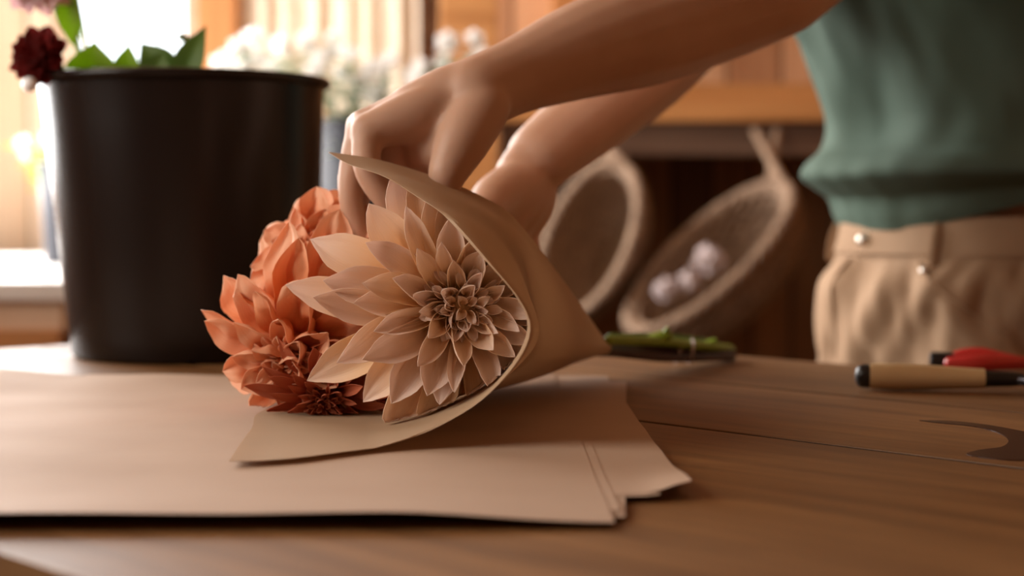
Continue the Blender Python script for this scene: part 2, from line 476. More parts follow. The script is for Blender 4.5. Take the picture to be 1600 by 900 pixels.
# glass of the visible window
gm = mat('window_glass', (1, 1, 1), 0.0, 0.5); g = gm.node_tree
gt = g.nodes.new('ShaderNodeBsdfTransparent'); gg = g.nodes.new('ShaderNodeBsdfGlossy'); gg.inputs['Roughness'].default_value = 0.02
gx = g.nodes.new('ShaderNodeMixShader'); gx.inputs[0].default_value = 0.04
g.links.new(gt.outputs[0], gx.inputs[1]); g.links.new(gg.outputs[0], gx.inputs[2]); g.links.new(gx.outputs[0], g.nodes['Material Output'].inputs[0])
bm = bmesh.new(); box(bm, WX0 + 0.03, WX1 - 0.01, YB + 0.03, YB + 0.034, WZ0 + 0.03, WZ1 - 0.03)
struct('pane', bm, gm, bpy.data.objects['window_1'])

# timber post right of the window, reaching the ceiling
pxa, pxb = at(308, 50, 4.1).x, at(372, 50, 4.1).x
bm = bmesh.new(); box(bm, pxa, pxb, 4.08, YB, 0, ZC, bev=0.006); struct('trim_1', bm, M['post_wood'])
bm = bmesh.new(); box(bm, XL, WX0 - 0.002, 4.175, YB, 0, ZC, bev=0.003); struct('trim_4', bm, M['pale_boards'])
# narrow batten on the boards
bm = bmesh.new(); box(bm, at(660, 50, YB).x, at(688, 50, YB).x, 4.165, YB, 0, ZC, bev=0.004); struct('trim_2', bm, M['rail_wood'])
# dark upright where the storage alcove begins
bm = bmesh.new(); box(bm, at(862, 50, 4.05).x, at(960, 50, 4.05).x, 4.02, YB, 1.42, ZC, bev=0.004); struct('trim_3', bm, M['post_wood'])

# linen curtain with vertical folds
cx0, cx1 = at(378, 50, 4.1).x, at(654, 50, 4.1).x


def curt(u, v):
    x = cx0 + (cx1 - cx0) * u
    y = 4.12 + 0.009 * math.sin(u * 41) + 0.006 * math.sin(u * 67 + 1.3) * (1 - 0.3 * v)
    return Vector((x, y, 0.35 + 2.05 * v))


bm = bmesh.new(); grid(bm, 120, 8, curt); thicken(bm, 0.002)
tag(obj('curtain', bm, M['curtain']), 'cream linen curtain hanging on the back wall behind the white flowers', 'curtain')
bm = bmesh.new(); tube(bm, [(cx0 - 0.02, 4.12, 2.42), (cx1 + 0.04, 4.12, 2.42)], 0.012, 12)
for x in (cx0 + 0.01, cx1): tube(bm, [(x, 4.12, 2.42), (x, 4.2, 2.42)], 0.008, 8)
tag(obj('curtain_rod', bm, M['steel']), 'thin steel rod carrying the cream linen curtain', 'curtain rod')

# storage alcove on the right: dark back boards, orange shelf, grey-brown rail
ax0, ax1 = at(782, 300, 3.9).x, 1.6
t = empty('wall_shelf', (ax0, 3.6, 0))
t.location = (0, 0, 0)
tag(t, 'orange wooden wall shelf with a grey-brown rail under it, over the baskets', 'shelf')
D0 = 3.6
zs0, zs1 = at(1150, 190, D0).z, at(1150, 127, D0).z
bm = bmesh.new(); box(bm, ax0, ax1, D0, YB, zs0 + 0.028, zs1 - 0.004, bev=0.003); obj('shelf_board', bm, M['orange_wood'], t, False)
bm = bmesh.new(); box(bm, ax0 - 0.002, ax1, D0 - 0.012, D0 + 0.02, zs0 - 0.0, zs0 + 0.045, bev=0.004); obj('shelf_lip', bm, M['orange_wood'], t, False)
bm = bmesh.new(); box(bm, ax0, ax1, D0 + 0.03, D0 + 0.06, at(1150, 243, D0 + 0.03).z, zs0 + 0.027, bev=0.004); obj('peg_rail', bm, M['rail_wood'], t, False)
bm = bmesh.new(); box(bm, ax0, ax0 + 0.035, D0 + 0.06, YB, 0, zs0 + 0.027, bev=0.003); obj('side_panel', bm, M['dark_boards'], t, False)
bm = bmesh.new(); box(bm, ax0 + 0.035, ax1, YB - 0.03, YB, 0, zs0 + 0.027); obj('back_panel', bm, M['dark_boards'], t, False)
# golden timber upright beside the alcove
bm = bmesh.new(); box(bm, at(688, 300, 3.62).x, ax0 - 0.004, 3.6, 3.7, 0, 1.55, bev=0.004)
tag(obj('timber_upright', bm, M['orange_wood'], smooth=False), 'golden timber upright seen between the two arms, beside the shelf', 'post')

# ------------------------------------------------------------------ benches behind
def bench(name, x0, x1, y0, y1, z, mt, ml, label, apron=0.09, shelf=None):
    t = empty(name, ((x0 + x1) / 2, (y0 + y1) / 2, 0)); cx, cy = t.location.x, t.location.y
    tag(t, label, 'workbench')
    bm = bmesh.new(); box(bm, x0 - cx, x1 - cx, y0 - cy, y1 - cy, z - 0.03, z, bev=0.004); obj('bench_top', bm, mt, t, False)
    bm = bmesh.new(); box(bm, x0 - cx + 0.03, x1 - cx - 0.03, y0 - cy + 0.02, y0 - cy + 0.045, z - 0.03 - apron, z - 0.031, bev=0.003); obj('apron', bm, ml, t, False)
    for sx in (0, 1):
        for sy in (0, 1):
            bm = bmesh.new()
            lx = (x0 + 0.03 if sx == 0 else x1 - 0.09) - cx; ly = (y0 + 0.05 if sy == 0 else y1 - 0.09) - cy
            box(bm, lx, lx + 0.06, ly, ly + 0.06, 0, z - 0.031, bev=0.003); obj('leg', bm, ml, t, False)
    if shelf:
        bm = bmesh.new(); box(bm, x0 - cx + 0.03, x1 - cx - 0.03, y0 - cy + 0.0, y1 - cy - 0.02, shelf - 0.05, shelf, bev=0.003); obj('lower_shelf', bm, M['orange_wood'], t, False)
    return t


zb = at(0, 440, 2.55).z
bench('white_workbench', -1.56, at(135, 440, 2.6).x, 2.55, 4.0, zb, M['white_paint'], M['pale_wood'],
      'white topped workbench at far left under the window, behind the black bucket', 0.08, at(0, 512, 2.6).z)
zb2 = 0.84
bench('wooden_workbench', at(330, 400, 2.9).x, at(692, 400, 2.9).x, 2.85, 3.4, zb2, M['orange_wood'], M['rail_wood'],
      'brown workbench at the back carrying the dark bucket of white flowers')


# ------------------------------------------------------------------ buckets
def bucket_profile(rb, rt, h, lip=0.008, th=0.003):
    p = [(0, 0.0), (rb * 0.6, 0.0), (rb - 0.004, 0.0), (rb, 0.004)]
    for k in range(1, 12): p.append((rb + (rt - rb) * k / 12, h * k / 12))
    p += [(rt, h - 0.010), (rt + lip * 0.7, h - 0.0085), (rt + lip, h - 0.006), (rt + lip, h - 0.002), (rt + lip * 0.6, h), (rt, h), (rt - th, h - 0.004)]
    for k in range(10, 0, -1): p.append((rb + (rt - rb) * k / 12 - th, h * k / 12))
    p += [(rb - th, 0.006), (0, 0.006)]
    return p


HB = at(290, 123, 1.66).z - ZT
cb = Vector((at(290, 560, 1.66).x, 1.66, ZT))
bk = empty('flower_bucket', cb)
tag(bk, 'large black plastic flower bucket standing on the table at left', 'bucket')
bm = bmesh.new()
lathe(bm, bucket_profile(0.121, 0.139, HB, 0.007), 96, off=lambda z: (0.011 * (1 - z / HB), 0))
obj('bucket_body', bm, M['bucket'], bk)

# ------------------------------------------------------------------ flowers
def petal(bm, L, W, cup=0.5, e0=0.3, bend=-0.5, tipc=0.3, tw=0.0, side=0.0, nu=14, nv=8, point=1.0, rag=0.0, sd=0):
    """one petal growing along +Y from the origin; e0 start elevation, bend total change of elevation"""
    nspine = nu
    y = z = x = 0.0; sp = []
    e = e0
    for i in range(nspine + 1):
        s = i / nspine
        sp.append((Vector((x, y, z)), e, s))
        ds = L / nspine
        e = e0 + bend * (s ** 1.2) + tipc * sm(s, 0.72, 1.0)
        y += math.cos(e) * ds; z += math.sin(e) * ds; x += side * ds * s * 1.6
    ws = []
    for s in [i / nu for i in range(nu + 1)]:
        if s < 0.52: base, tip = 0.34 + 0.66 * math.sin(PI * 0.5 * s / 0.52) ** 1.1, 1.0
        else:
            base = 1.0; tip = max(0.0, math.cos(PI / 2 * (s - 0.52) / 0.48)) ** 0.55 * (1 - 0.42 * point * sm(s, 0.78, 0.96))
        ws.append(W * 0.5 * base * tip + 1e-5)

    def fn(u, v):
        i = round(u * nu); p, e, s = sp[i]; wv = ws[i]
        t = (v - 0.5) * 2
        c = cup * (1.25 - 0.75 * s)
        ang = t * c * 1.5
        if abs(c) > 0.02:
            lx = math.sin(ang) / (c * 1.5) * wv; lz = (1 - math.cos(ang)) / (c * 1.5) * wv
        else:
            lx = t * wv; lz = 0
        lz += 0.06 * wv * math.cos(t * PI * 2.5) * (0.4 + s) * 0.6
        if rag: lz += rag * wv * noise.noise(Vector((s * 4 + sd, t * 1.5, sd * 1.7))); lx *= 1 + rag * 0.5 * noise.noise(Vector((s * 5, sd, 3)))
        a = tw * s
        lx, lz = lx * math.cos(a) - lz * math.sin(a), lx * math.sin(a) + lz * math.cos(a)
        n = Vector((0, -math.sin(e), math.cos(e)))
        return p + Vector((lx, 0, 0)) + n * lz
    grid(bm, nu, nv, fn)


def dahlia(name, loc, normal, R, m, n_pet, label, cat='flower', spin=0.0, e_in=1.35, e_out=-0.25, seed=1, wid=0.42, cup=0.8,
           parts=True, group=None, center_mat=None, rag=0.12, f0=0.2, curl=0.5, n_c=34, depth=0.30, stem_pts=None, bias=None, stem_m=None, nu=14, nv=8, lenpow=0.62, clamp=True, pt=1.0):
    rnd = random.Random(seed)
    q = Vector(normal).normalized().to_track_quat('Z', 'Y') @ Quaternion((0, 0, 1), spin)
    root = empty(name, loc); root.rotation_mode = 'QUATERNION'; root.rotation_quaternion = q
    tag(root, label, cat, group)
    joint = None if parts else bmesh.new()
    for i in range(n_pet):
        f = (i + 0.5) / n_pet
        a = i * 2.39996 + rnd.uniform(-0.13, 0.13)
        L = R * (0.16 + 0.84 * f ** lenpow) * rnd.uniform(0.9, 1.08)
        W = R * wid * (0.40 + 0.60 * f ** 0.7) * rnd.uniform(0.85, 1.12)
        e0 = e_in + (e_out - e_in) * f ** 0.8 + rnd.uniform(-0.12, 0.12)
        b = bmesh.new()
        petal(b, L, W, cup * (1.35 - 0.75 * f) * rnd.uniform(0.8, 1.2), e0 + 0.25, -0.35 - curl * rnd.uniform(0.3, 1.0) * f, rnd.uniform(0.1, 0.75) * (1.0 - 0.2 * f),
              rnd.uniform(-0.5, 0.5), rnd.uniform(-0.28, 0.28), nu, nv, rnd.uniform(0.8, 1.3) * pt, rag, i + seed * 10)
        thicken(b, 0.00028)
        rb = R * (0.05 + 0.12 * f)
        Mx = Matrix.Rotation(a, 4, 'Z') @ Matrix.Translation((0, rb, -R * depth * f ** 1.1))
        if clamp: clamp_petal(b, Matrix.Translation(Vector(loc)) @ q.to_matrix().to_4x4() @ Mx, Vector(loc) + q @ Vector((0, 0, R * 0.1)))
        if parts:
            o = obj('petal', b, m, root); o.matrix_local = Mx
        else: merge(joint, b, Mx)
    if not parts: obj('petals', joint, m, root)
    # curled florets in the middle
    b = bmesh.new()
    for i in range(n_c):
        f = (i + 0.5) / n_c; a = i * 2.39996 + rnd.uniform(-0.2, 0.2)
        bb = bmesh.new()
        petal(bb, R * (0.10 + 0.07 * f) * rnd.uniform(0.8, 1.2), R * 0.13, 1.5, 1.5 - 0.1 * f, -0.5 - 0.7 * rnd.random(), -1.4, rnd.uniform(-0.6, 0.6), rnd.uniform(-0.5, 0.5), 8, 6)
        thicken(bb, 0.0003)
        th = 1.25 * math.sqrt(f)
        merge(b, bb, Matrix.Rotation(a, 4, 'Z') @ Matrix.Translation((0, R * 0.19 * math.sin(th), R * (0.13 * math.cos(th) + 0.05))) @ Matrix.Rotation(-th * 0.55, 4, 'X'))
    lathe(b, [(0, -R * depth - R * 0.02), (R * 0.13, -R * depth), (R * 0.17, -R * depth * 0.5), (R * 0.18, R * 0.02), (R * 0.12, R * 0.12), (0, R * 0.15)], 20)
    obj('flower_center', b, center_mat or m, root)
    # green calyx behind and the stem
    b = bmesh.new(); lathe(b, [(0, -R * depth - R * 0.14), (R * 0.10, -R * depth - R * 0.10), (R * 0.14, -R * depth - R * 0.03), (R * 0.06, -R * depth), (0, -R * depth)], 20); obj('calyx', b, M['stem'], root)
    if stem_pts:
        inv = (Matrix.Translation(Vector(loc)) @ q.to_matrix().to_4x4()).inverted()
        pts = [Vector((0, 0, -R * depth - R * 0.10))] + [inv @ Vector(p) for p in stem_pts]
        b = bmesh.new(); tube(b, pts, [0.0035] * len(pts), 10, smooth_sub=6); obj('stem', b, stem_m or M['stem'], root)
    return root


# ------------------------------------------------------------------ wrapping paper cone round the bouquet
rimc = [at(513, 238, 1.15), at(545, 257, 1.125), at(600, 276, 1.09), at(652, 308, 1.06), at(695, 338, 1.03), at(760, 408, 1.0), at(806, 462, 0.985), at(825, 508, 0.98), at(806, 560, 0.985),
        at(755, 618, 0.99), at(700, 655, 0.99), at(640, 683, 0.982), at(550, 708, 0.955), at(450, 719, 0.925), at(358, 720, 0.912)]
topc = [at(513, 238, 1.15), at(600, 252, 1.16), at(700, 284, 1.17), at(762, 312, 1.18), at(800, 338, 1.19), at(850, 398, 1.23), at(905, 474, 1.32), at(950, 538, 1.42)]
botc = [at(358, 720, 0.912), Vector((-0.164, 1.04, ZT + 0.008)), Vector((-0.165, 1.16, ZT + 0.008)), Vector((-0.06, 1.28, ZT + 0.012)), Vector((0.01, 1.36, ZT + 0.018)), Vector((0.06, 1.405, ZT + 0.022)), at(948, 550, 1.42)]
apx = [at(950, 538, 1.42), at(954, 541, 1.405), at(955, 546, 1.40), at(950, 552, 1.405), at(948, 550, 1.42)]


def curve_eval(pts):
    q = [Vector(a) for a in spline([list(p) for p in pts], 12)]
    ln = [0.0]
    for a, b in zip(q[:-1], q[1:]): ln.append(ln[-1] + (b - a).length)
    tot = ln[-1]

    def f(t):
        s = t * tot
        for i in range(len(ln) - 1):
            if ln[i + 1] >= s or i == len(ln) - 2:
                k = (s - ln[i]) / max(1e-9, ln[i + 1] - ln[i])
                return q[i].lerp(q[i + 1], min(1, max(0, k)))
    return f


Rf, Tf, Bf, Af = curve_eval(rimc), curve_eval(topc), curve_eval(botc), curve_eval(apx)


def cone(u, v):
    """u from the rim to the apex, v from the top edge under to the table"""
    p = (Rf(v) * (1 - u) + Af(v) * u) + (Tf(u) * (1 - v) + Bf(u) * v)
    c = (Rf(0) * (1 - v) + Rf(1) * v) * (1 - u) + (Af(0) * (1 - v) + Af(1) * v) * u
    p = p - c
    bulge = math.sin(PI * u ** 0.62) * math.sin(PI * v) ** 0.9
    p += Vector((0.004, -0.045, -0.004)) * bulge
    nz = noise.noise(Vector((u * 2.5, v * 4, 2.2)))
    p += Vector((0.1, -0.8, 0.3)) * 0.004 * nz * math.sin(PI * u)
    if p.z < ZT + 0.0072: p.z = ZT + 0.0072 
    return p


bm = bmesh.new(); grid(bm, 48, 96, cone); thicken(bm, 0.0003)
CONE = mathutils.bvhtree.BVHTree.FromBMesh(bm)
tag(obj('wrapping_paper', bm, M['wrap']), 'tan paper cone wrapped round the dahlias, one corner pointing up', 'wrapping paper')



def clamp_petal(b, Mw, core):
    """petals lie against the inside of the paper and on the table sheet instead of passing through"""
    inv = Mw.inverted()
    for v in b.verts:
        p = Mw @ v.co
        k = 0.0004 * (hash((round(v.co.x * 1e4), round(v.co.y * 1e4))) % 5)
        dd = p - core; L = dd.length
        if L > 1e-4:
            hit, nn, ii, dist = CONE.ray_cast(core, dd / L, L + 0.002)
            if hit is not None: p = core + dd / L * max(0.0, dist - 0.0022 - k)
        if p.z < ZT + 0.0085: p.z = ZT + 0.0085 + k * 0.5
        v.co = inv @ p


APEX = at(948, 541, 1.42)
# stems leave the wrap and lie over the table
bundle = [at(1143, 548, 1.585), at(1140, 558, 1.575), at(1138, 540, 1.60)]
cream = dahlia('cream_dahlia', at(714, 480, 1.075), (0.20, -0.96, 0.12), 0.094, M['cream'], 80,
               'large open cream dahlia with pointed petals facing out of the paper cone', seed=3, spin=0.4,
               stem_pts=[at(860, 525, 1.30), at(950, 541, 1.425), at(1040, 543, 1.50), at(1144, 551, 1.585)], nu=18, nv=10, wid=0.38, pt=0.8, cup=1.2, e_in=1.2, e_out=0.02, curl=0.5, stem_m=M['dark_stem'])
coral = dahlia('coral_dahlia', at(462, 555, 1.145), (-0.38, -0.80, -0.36), 0.084, M['coral'], 50,
               'large coral dahlia at the left front of the bouquet, petals spilling onto the paper', seed=5,
               stem_pts=[at(640, 540, 1.22), at(900, 546, 1.38), at(1040, 556, 1.49), at(1145, 557, 1.575)], nu=16, nv=10, wid=0.52, cup=1.1, rag=0.55, curl=0.9, pt=0.6, e_out=-0.45, stem_m=M['dark_stem'])
coral2 = dahlia('coral_dahlia', at(494, 402, 1.20), (-0.35, -0.75, 0.45), 0.064, M['coral'], 40,
                'smaller coral dahlia at the top of the bouquet, below the fingers', seed=9,
                stem_pts=[at(640, 470, 1.28), at(900, 536, 1.40), at(1040, 548, 1.51), at(1140, 556, 1.59)], wid=0.62, cup=1.0, pt=0.4, rag=0.6, curl=0.6, e_out=-0.2, stem_m=M['dark_stem'])
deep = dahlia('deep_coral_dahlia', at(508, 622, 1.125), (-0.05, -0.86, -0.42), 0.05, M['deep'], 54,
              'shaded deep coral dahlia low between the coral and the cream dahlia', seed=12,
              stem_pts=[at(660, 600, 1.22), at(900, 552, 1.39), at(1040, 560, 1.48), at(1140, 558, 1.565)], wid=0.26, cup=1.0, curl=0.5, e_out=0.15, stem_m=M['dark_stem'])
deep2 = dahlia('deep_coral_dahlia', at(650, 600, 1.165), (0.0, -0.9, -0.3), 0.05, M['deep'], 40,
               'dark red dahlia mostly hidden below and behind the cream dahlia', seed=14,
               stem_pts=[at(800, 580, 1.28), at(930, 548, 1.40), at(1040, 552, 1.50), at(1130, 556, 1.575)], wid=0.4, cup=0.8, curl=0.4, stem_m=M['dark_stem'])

# cut side shoots and knots on the stems, rubber bands
st = empty('rubber_band', at(1068, 545, 1.52))
st.location = at(1068, 545, 1.515)
tag(st, 'clear rubber band wound twice round the flower stems', 'rubber band')
for dx in (-9, 11):
    b = bmesh.new()
    c = at(1068 + dx, 549, 1.522) - st.location
    ring = []
    for k in range(24):
        a = 2 * PI * k / 24
        ring.append(c + Vector((0.002 * math.sin(a), 0.018 * math.cos(a), 0.0105 * math.sin(a))))
    ring.append(ring[0]); tube(b, ring, 0.0011, 8, cap=False); obj('band_loop', b, M['band'], st)
extra = [((at(950, 531, 1.40), at(1035, 534, 1.48), at(1142, 546, 1.59)), 'stem', 'bright green leafless stem lying on top of the stem bundle'),
         ((at(955, 527, 1.44), at(1040, 528, 1.53), at(1105, 536, 1.60)), 'leaf_dark', 'thin dark stem at the back of the stem bundle')]
for pts, mm, lab in extra:
    r0 = empty('cut_stem', pts[0]); tag(r0, lab, 'flower stem')
    b = bmesh.new(); tube(b, [p - pts[0] for p in pts], [0.004, 0.0045, 0.0045], 10, smooth_sub=6); obj('stalk', b, M[mm], r0)
    if mm == 'stem':
        b = bmesh.new(); k = at(1035, 527, 1.48) - pts[0]; tube(b, [k + Vector((-0.012, 0, -0.002)), k, k + Vector((0.006, 0, 0.001))], [0.004, 0.0062, 0.0035], 10)
        tube(b, [k, k + Vector((0.004, -0.004, 0.008))], [0.003, 0.002], 8); obj('stem_node', b, M['stem'], r0)
        b = bmesh.new(); k = at(1110, 535, 1.56) - pts[0]; tube(b, [k + Vector((-0.006, 0, -0.002)), k + Vector((0.004, 0, 0.0015))], [0.003, 0.0025], 10); obj('stem_node', b, M['stem'], r0)

# ------------------------------------------------------------------ sheets of paper on the table
sheets = [  # near-right corner x, y, turn in degrees, width, height, corner lift
    (0.062, 0.845, -2.0, 0.45, 0.575, 0.0, 'tan paper sheet at the bottom of the stack, a sliver of its far edge showing'),
    (0.053, 0.775, -4.0, 0.46, 0.60, 0.001, 'tan paper sheet with a square far right corner near the cone tip'),
    (0.074, 0.826, 0.0, 0.47, 0.50, 0.003, 'tan paper sheet just under the one with the furthest right corner'),
    (0.0905, 0.832, 1.0, 0.47, 0.50, 0.006, 'tan paper sheet whose pointed corner sticks out furthest right'),
    (0.052, 0.785, 1.0, 0.47, 0.52, 0.002, 'tan paper sheet peeking out under the top sheet at its near corner'),
    (0.047, 0.757, 1.0, 0.49, 0.655, 0.0, 'broad tan paper sheet on top of the stack, in front of the bouquet'),
]
for k, (nx, ny, deg, w_, h_, lift, lab) in enumerate(sheets):
    top = (k == len(sheets) - 1)
    zo = 0.0008 + k * 0.0003
    ca, sa = math.cos(math.radians(deg)), math.sin(math.radians(deg))

    def sh(u, v):
        lx = -w_ * (1 - u); ly = h_ * v
        X = nx + lx * ca - ly * sa; Y = ny + lx * sa + ly * ca
        z = ZT + zo + 0.0008 * (noise.noise(Vector((X * 5, Y * 5, 0))) + 1) + 0.0016 * (noise.noise(Vector((X * 9 + Y * 3, Y * 13, 4))) + 0.6)
        z += 0.0045 * math.exp(-((Y - 0.745) / 0.05) ** 2) * sm(0.06 - X, 0.0, 0.12) * (1.0 if top else 0.3)     # near edge lifts off the wood
        z += lift * sm(X, 0.066, 0.092) * (1 - sm(v, 0, 0.25))
        if top:
            z += 0.007 * sm(1 - u, 0.80, 1.0) * sm(v, 0.62, 1) + 0.002 * math.exp(-((X + 0.30) / 0.05) ** 2) * sm(v, 0.7, 1)
        return Vector((X, Y, z))
    bm = bmesh.new(); grid(bm, 60, 60, sh); thicken(bm, 0.00018)
    tag(obj('paper_sheet', bm, M['paper']), lab, 'paper sheet', 'tan paper sheets stacked on the table')

# ------------------------------------------------------------------ the table
d = Vector((0.695, -0.719, 0)); n = Vector((0.719, 0.695, 0))        # along and across the planks
tb = empty('work_table', (0, 0, 0))
tag(tb, 'old brown plank table that the bouquet, bucket and paper lie on', 'table')
S0 = Vector((-0.53, 1.72, 0)).dot(d)
S1 = S0 + 2.25
tb.location = (d * ((S0 + S1) / 2) + n * 0.81).to_3d()
tb.rotation_euler = (0, 0, math.atan2(d.y, d.x))
hl = (S1 - S0) / 2
bm = bmesh.new()
bounds = [0.330 - 0.81, 0.858 - 0.81, 1.088 - 0.81, 1.305 - 0.81]
for a, b in zip(bounds[:-1], bounds[1:]):
    box(bm, -hl, hl, a + 0.0030, b - 0.0030, ZT - 0.04, ZT, bev=0.0008)
obj('tabletop', bm, M['table'], tb, False)
bm = bmesh.new()
for b in bounds[1:-1]: box(bm, -hl + 0.01, hl - 0.01, b - 0.0029, b + 0.0029, ZT - 0.03, ZT - 0.0007)
obj('joint_strip', bm, M['gap_dark'], tb, False)  # dark strips added so the plank gaps stay dark instead of catching light
for sy in (-1, 1):
    bm = bmesh.new(); y = 0.0 + sy * 0.40; box(bm, -hl + 0.1, hl - 0.1, y - 0.012, y + 0.012, ZT - 0.14, ZT - 0.041, bev=0.002); obj('apron', bm, M['table'], tb, False)
    for sx in (-1, 1):
        bm = bmesh.new(); x = sx * (hl - 0.09); y2 = sy * 0.40; box(bm, x - 0.035, x + 0.035, y2 - 0.035, y2 + 0.035, 0, ZT - 0.041, bev=0.004); obj('leg', bm, M['table'], tb, False)

# wet stain on the table at right
outl = [(1440, 659), (1490, 660), (1545, 666), (1600, 676), (1660, 690), (1660, 712), (1610, 722), (1560, 720), (1515, 713), (1535, 706), (1570, 701), (1580, 690), (1560, 677), (1520, 668), (1470, 663)]
pts = []
for x, y in spline(outl + [outl[0]], 4)[:-1]:
    D = 0.149 * FPX / (y - 320)
    pts.append(Vector(((x - 800) / FPX * D, D, ZT)))
bm = bmesh.new()
lo = [bm.verts.new(p + Vector((0, 0, 0.00005))) for p in pts]
cen = sum(pts, Vector()) / len(pts)
hi = [bm.verts.new(p.lerp(p, 0) + Vector((0, 0, 0.0006))) for p in pts]
for i in range(len(lo)): bm.faces.new((lo[i], lo[(i + 1) % len(lo)], hi[(i + 1) % len(lo)], hi[i]))
f1 = bm.faces.new(hi); f2 = bm.faces.new(list(reversed(lo)))
bmesh.ops.triangulate(bm, faces=[f1, f2])
tag(obj('water_spill', bm, M['water'], smooth=False), 'dark wet patch on the table planks at the right edge', 'water spill')

# ------------------------------------------------------------------ cutting tools
hA, hB = at(1342, 588, 1.334), at(1538, 592, 1.322)
hA.z = ZT + 0.0115; hB.z = ZT + 0.0105
ax = (hB - hA).normalized()
kn = empty('garden_knife', hA)
kn.rotation_mode = 'QUATERNION'; kn.rotation_quaternion = ax.to_track_quat('X', 'Z')
tag(kn, 'garden tool with a pale wooden handle and black butt lying on the table', 'garden tool')
L = (hB - hA).length


def rod(prof, m, name, parent, flat=1.0, seg=28):
    b = bmesh.new(); rings = []
    for x, r, z in prof:
        rings.append([b.verts.new((x, r * flat * math.cos(2 * PI * k / seg), z + r * math.sin(2 * PI * k / seg))) for k in range(seg)])
    for i in range(len(rings) - 1):
        for k in range(seg): b.faces.new((rings[i][k], rings[i + 1][k], rings[i + 1][(k + 1) % seg], rings[i][(k + 1) % seg]))
    b.faces.new(rings[0]); b.faces.new(list(reversed(rings[-1])))
    return obj(name, b, m, parent)


rod([(0.008, 0.0095, 0), (0.012, 0.0104, 0), (0.03, 0.0108, 0), (0.05, 0.0104, 0), (0.07, 0.0092, 0), (0.09, 0.0082, 0), (L, 0.0078, 0)], M['handle_wood'], 'handle', kn)
rod([(-0.003, 0.004, 0), (-0.0015, 0.0075, 0), (0.002, 0.0095, 0), (0.008, 0.0096, 0)], M['black'], 'butt_cap', kn)
rod([(L, 0.0072, 0), (L + 0.003, 0.0066, 0), (L + 0.02, 0.006, 0), (L + 0.03, 0.005, 0)], M['black'], 'ferrule', kn)
b = bmesh.new()
for sgn in (-1, 1):
    tube(b, [(L + 0.022, 0, 0), (L + 0.034, sgn * 0.010, -0.001), (L + 0.052, sgn * 0.012, -0.003), (L + 0.075, sgn * 0.004, -0.004), (L + 0.11, -sgn * 0.002, -0.005)], [0.003, 0.0042, 0.0042, 0.004, 0.0015], 10, smooth_sub=5, flat=0.6)
obj('shears_blade', b, M['steel'], kn)
b = bmesh.new(); tube(b, [(L + 0.072, 0, -0.008), (L + 0.072, 0, 0.002)], 0.005, 16); obj('pivot_screw', b, M['steel'], kn)

pr_o = at(1470, 560, 1.50); pr_o.z = ZT
pr = empty('pruning_shears', pr_o); pr.rotation_euler = (0, 0, math.radians(-14))
tag(pr, 'red handled pruning shears lying behind the wooden handled tool', 'pruning shears')
b = bmesh.new(); tube(b, [(0.008, 0.004, 0.009), (0.020, 0.006, 0.0125), (0.036, 0.006, 0.0135), (0.056, 0.004, 0.010), (0.082, 0, 0.007)], [0.005, 0.0065, 0.0068, 0.006, 0.0045], 14, smooth_sub=6)
obj('handle', b, M['red'], pr)
b = bmesh.new(); tube(b, [(0.008, -0.03, 0.009), (0.03, -0.030, 0.0095), (0.055, -0.018, 0.0095), (0.082, -0.003, 0.008)], [0.0055, 0.0075, 0.007, 0.005], 14, smooth_sub=6)
obj('handle', b, M['red'], pr)
b = bmesh.new(); box(b, -0.010, 0.012, -0.003, 0.012, 0.0015, 0.0155, bev=0.003); obj('grip_end', b, M['black'], pr)
b = bmesh.new(); box(b, 0.078, 0.10, -0.012, 0.010, 0.002, 0.016, bev=0.003); obj('pivot_block', b, M['black'], pr)
b = bmesh.new(); tube(b, [(0.098, 0, 0.009), (0.12, -0.006, 0.009), (0.14, -0.004, 0.008), (0.155, 0.004, 0.008)], [0.006, 0.007, 0.005, 0.001], 12, flat=0.25, smooth_sub=4); obj('blade', b, M['steel'], pr)

# ------------------------------------------------------------------ what grows out of the bucket
def leaf_bm(L, W, bend=-0.4, cup=0.25, serr=0.12):
    b = bmesh.new(); nu, nv = 22, 8

    def fn(u, v):
        t = (v - 0.5) * 2
        wv = W * 0.5 * math.sin(PI * min(1, (u * 0.97 + 0.03)) ** 0.68) ** 1.15 * (1 + (serr * ((u * 11) % 1.0) if abs(t) > 0.9 else 0)) + 1e-5
        if u > 0.999: wv = 1e-5
        e = 0.3 + bend * u
        return Vector((t * wv, L * u * math.cos(e * 0.5), L * u * math.sin(e) + abs(t) * wv * cup))
    grid(b, nu, nv, fn); thicken(b, 0.0003)
    return b


def leafy_stem(name, base, top, leaves, label, m_leaf, group=None, extra_top=None, seed=0):
    """one cut stem standing in the bucket with its leaves; leaves = list of (anchor, direction, normal, L, W)"""
    t = empty(name, base); tag(t, label, 'leafy stem', group)
    b = bmesh.new(); mid = base.lerp(top, 0.55) + Vector((0.004, 0.003, 0))
    tube(b, [Vector(), mid - base, top - base], [0.0028, 0.0024, 0.0014], 8, smooth_sub=6); obj('stem', b, M['stem'], t)
    for (anchor, dr, nm, L, W) in leaves:
        y = Vector(dr).normalized(); z = (Vector(nm) - y * Vector(nm).dot(y)).normalized(); x = y.cross(z)
        Mx = Matrix((x, y, z)).transposed().to_4x4(); Mx.translation = anchor - base
        o = obj('leaf', leaf_bm(L, W), m_leaf, t); o.matrix_local = Mx
    return t


zi = ZT + 0.012                  # inside bottom of the bucket


def inb(dx, dy): return Vector((cb.x + dx, cb.y + dy, zi))


def stem_leaf(px, py, D, dr, L, W, m, lab, dx, dy, nm=(0, -1, 0.2)):
    a = at(px, py, D)
    leafy_stem('leafy_stem', inb(dx, dy), a, [(a, dr, nm, L * 1.3, W * 1.2)], lab, m)


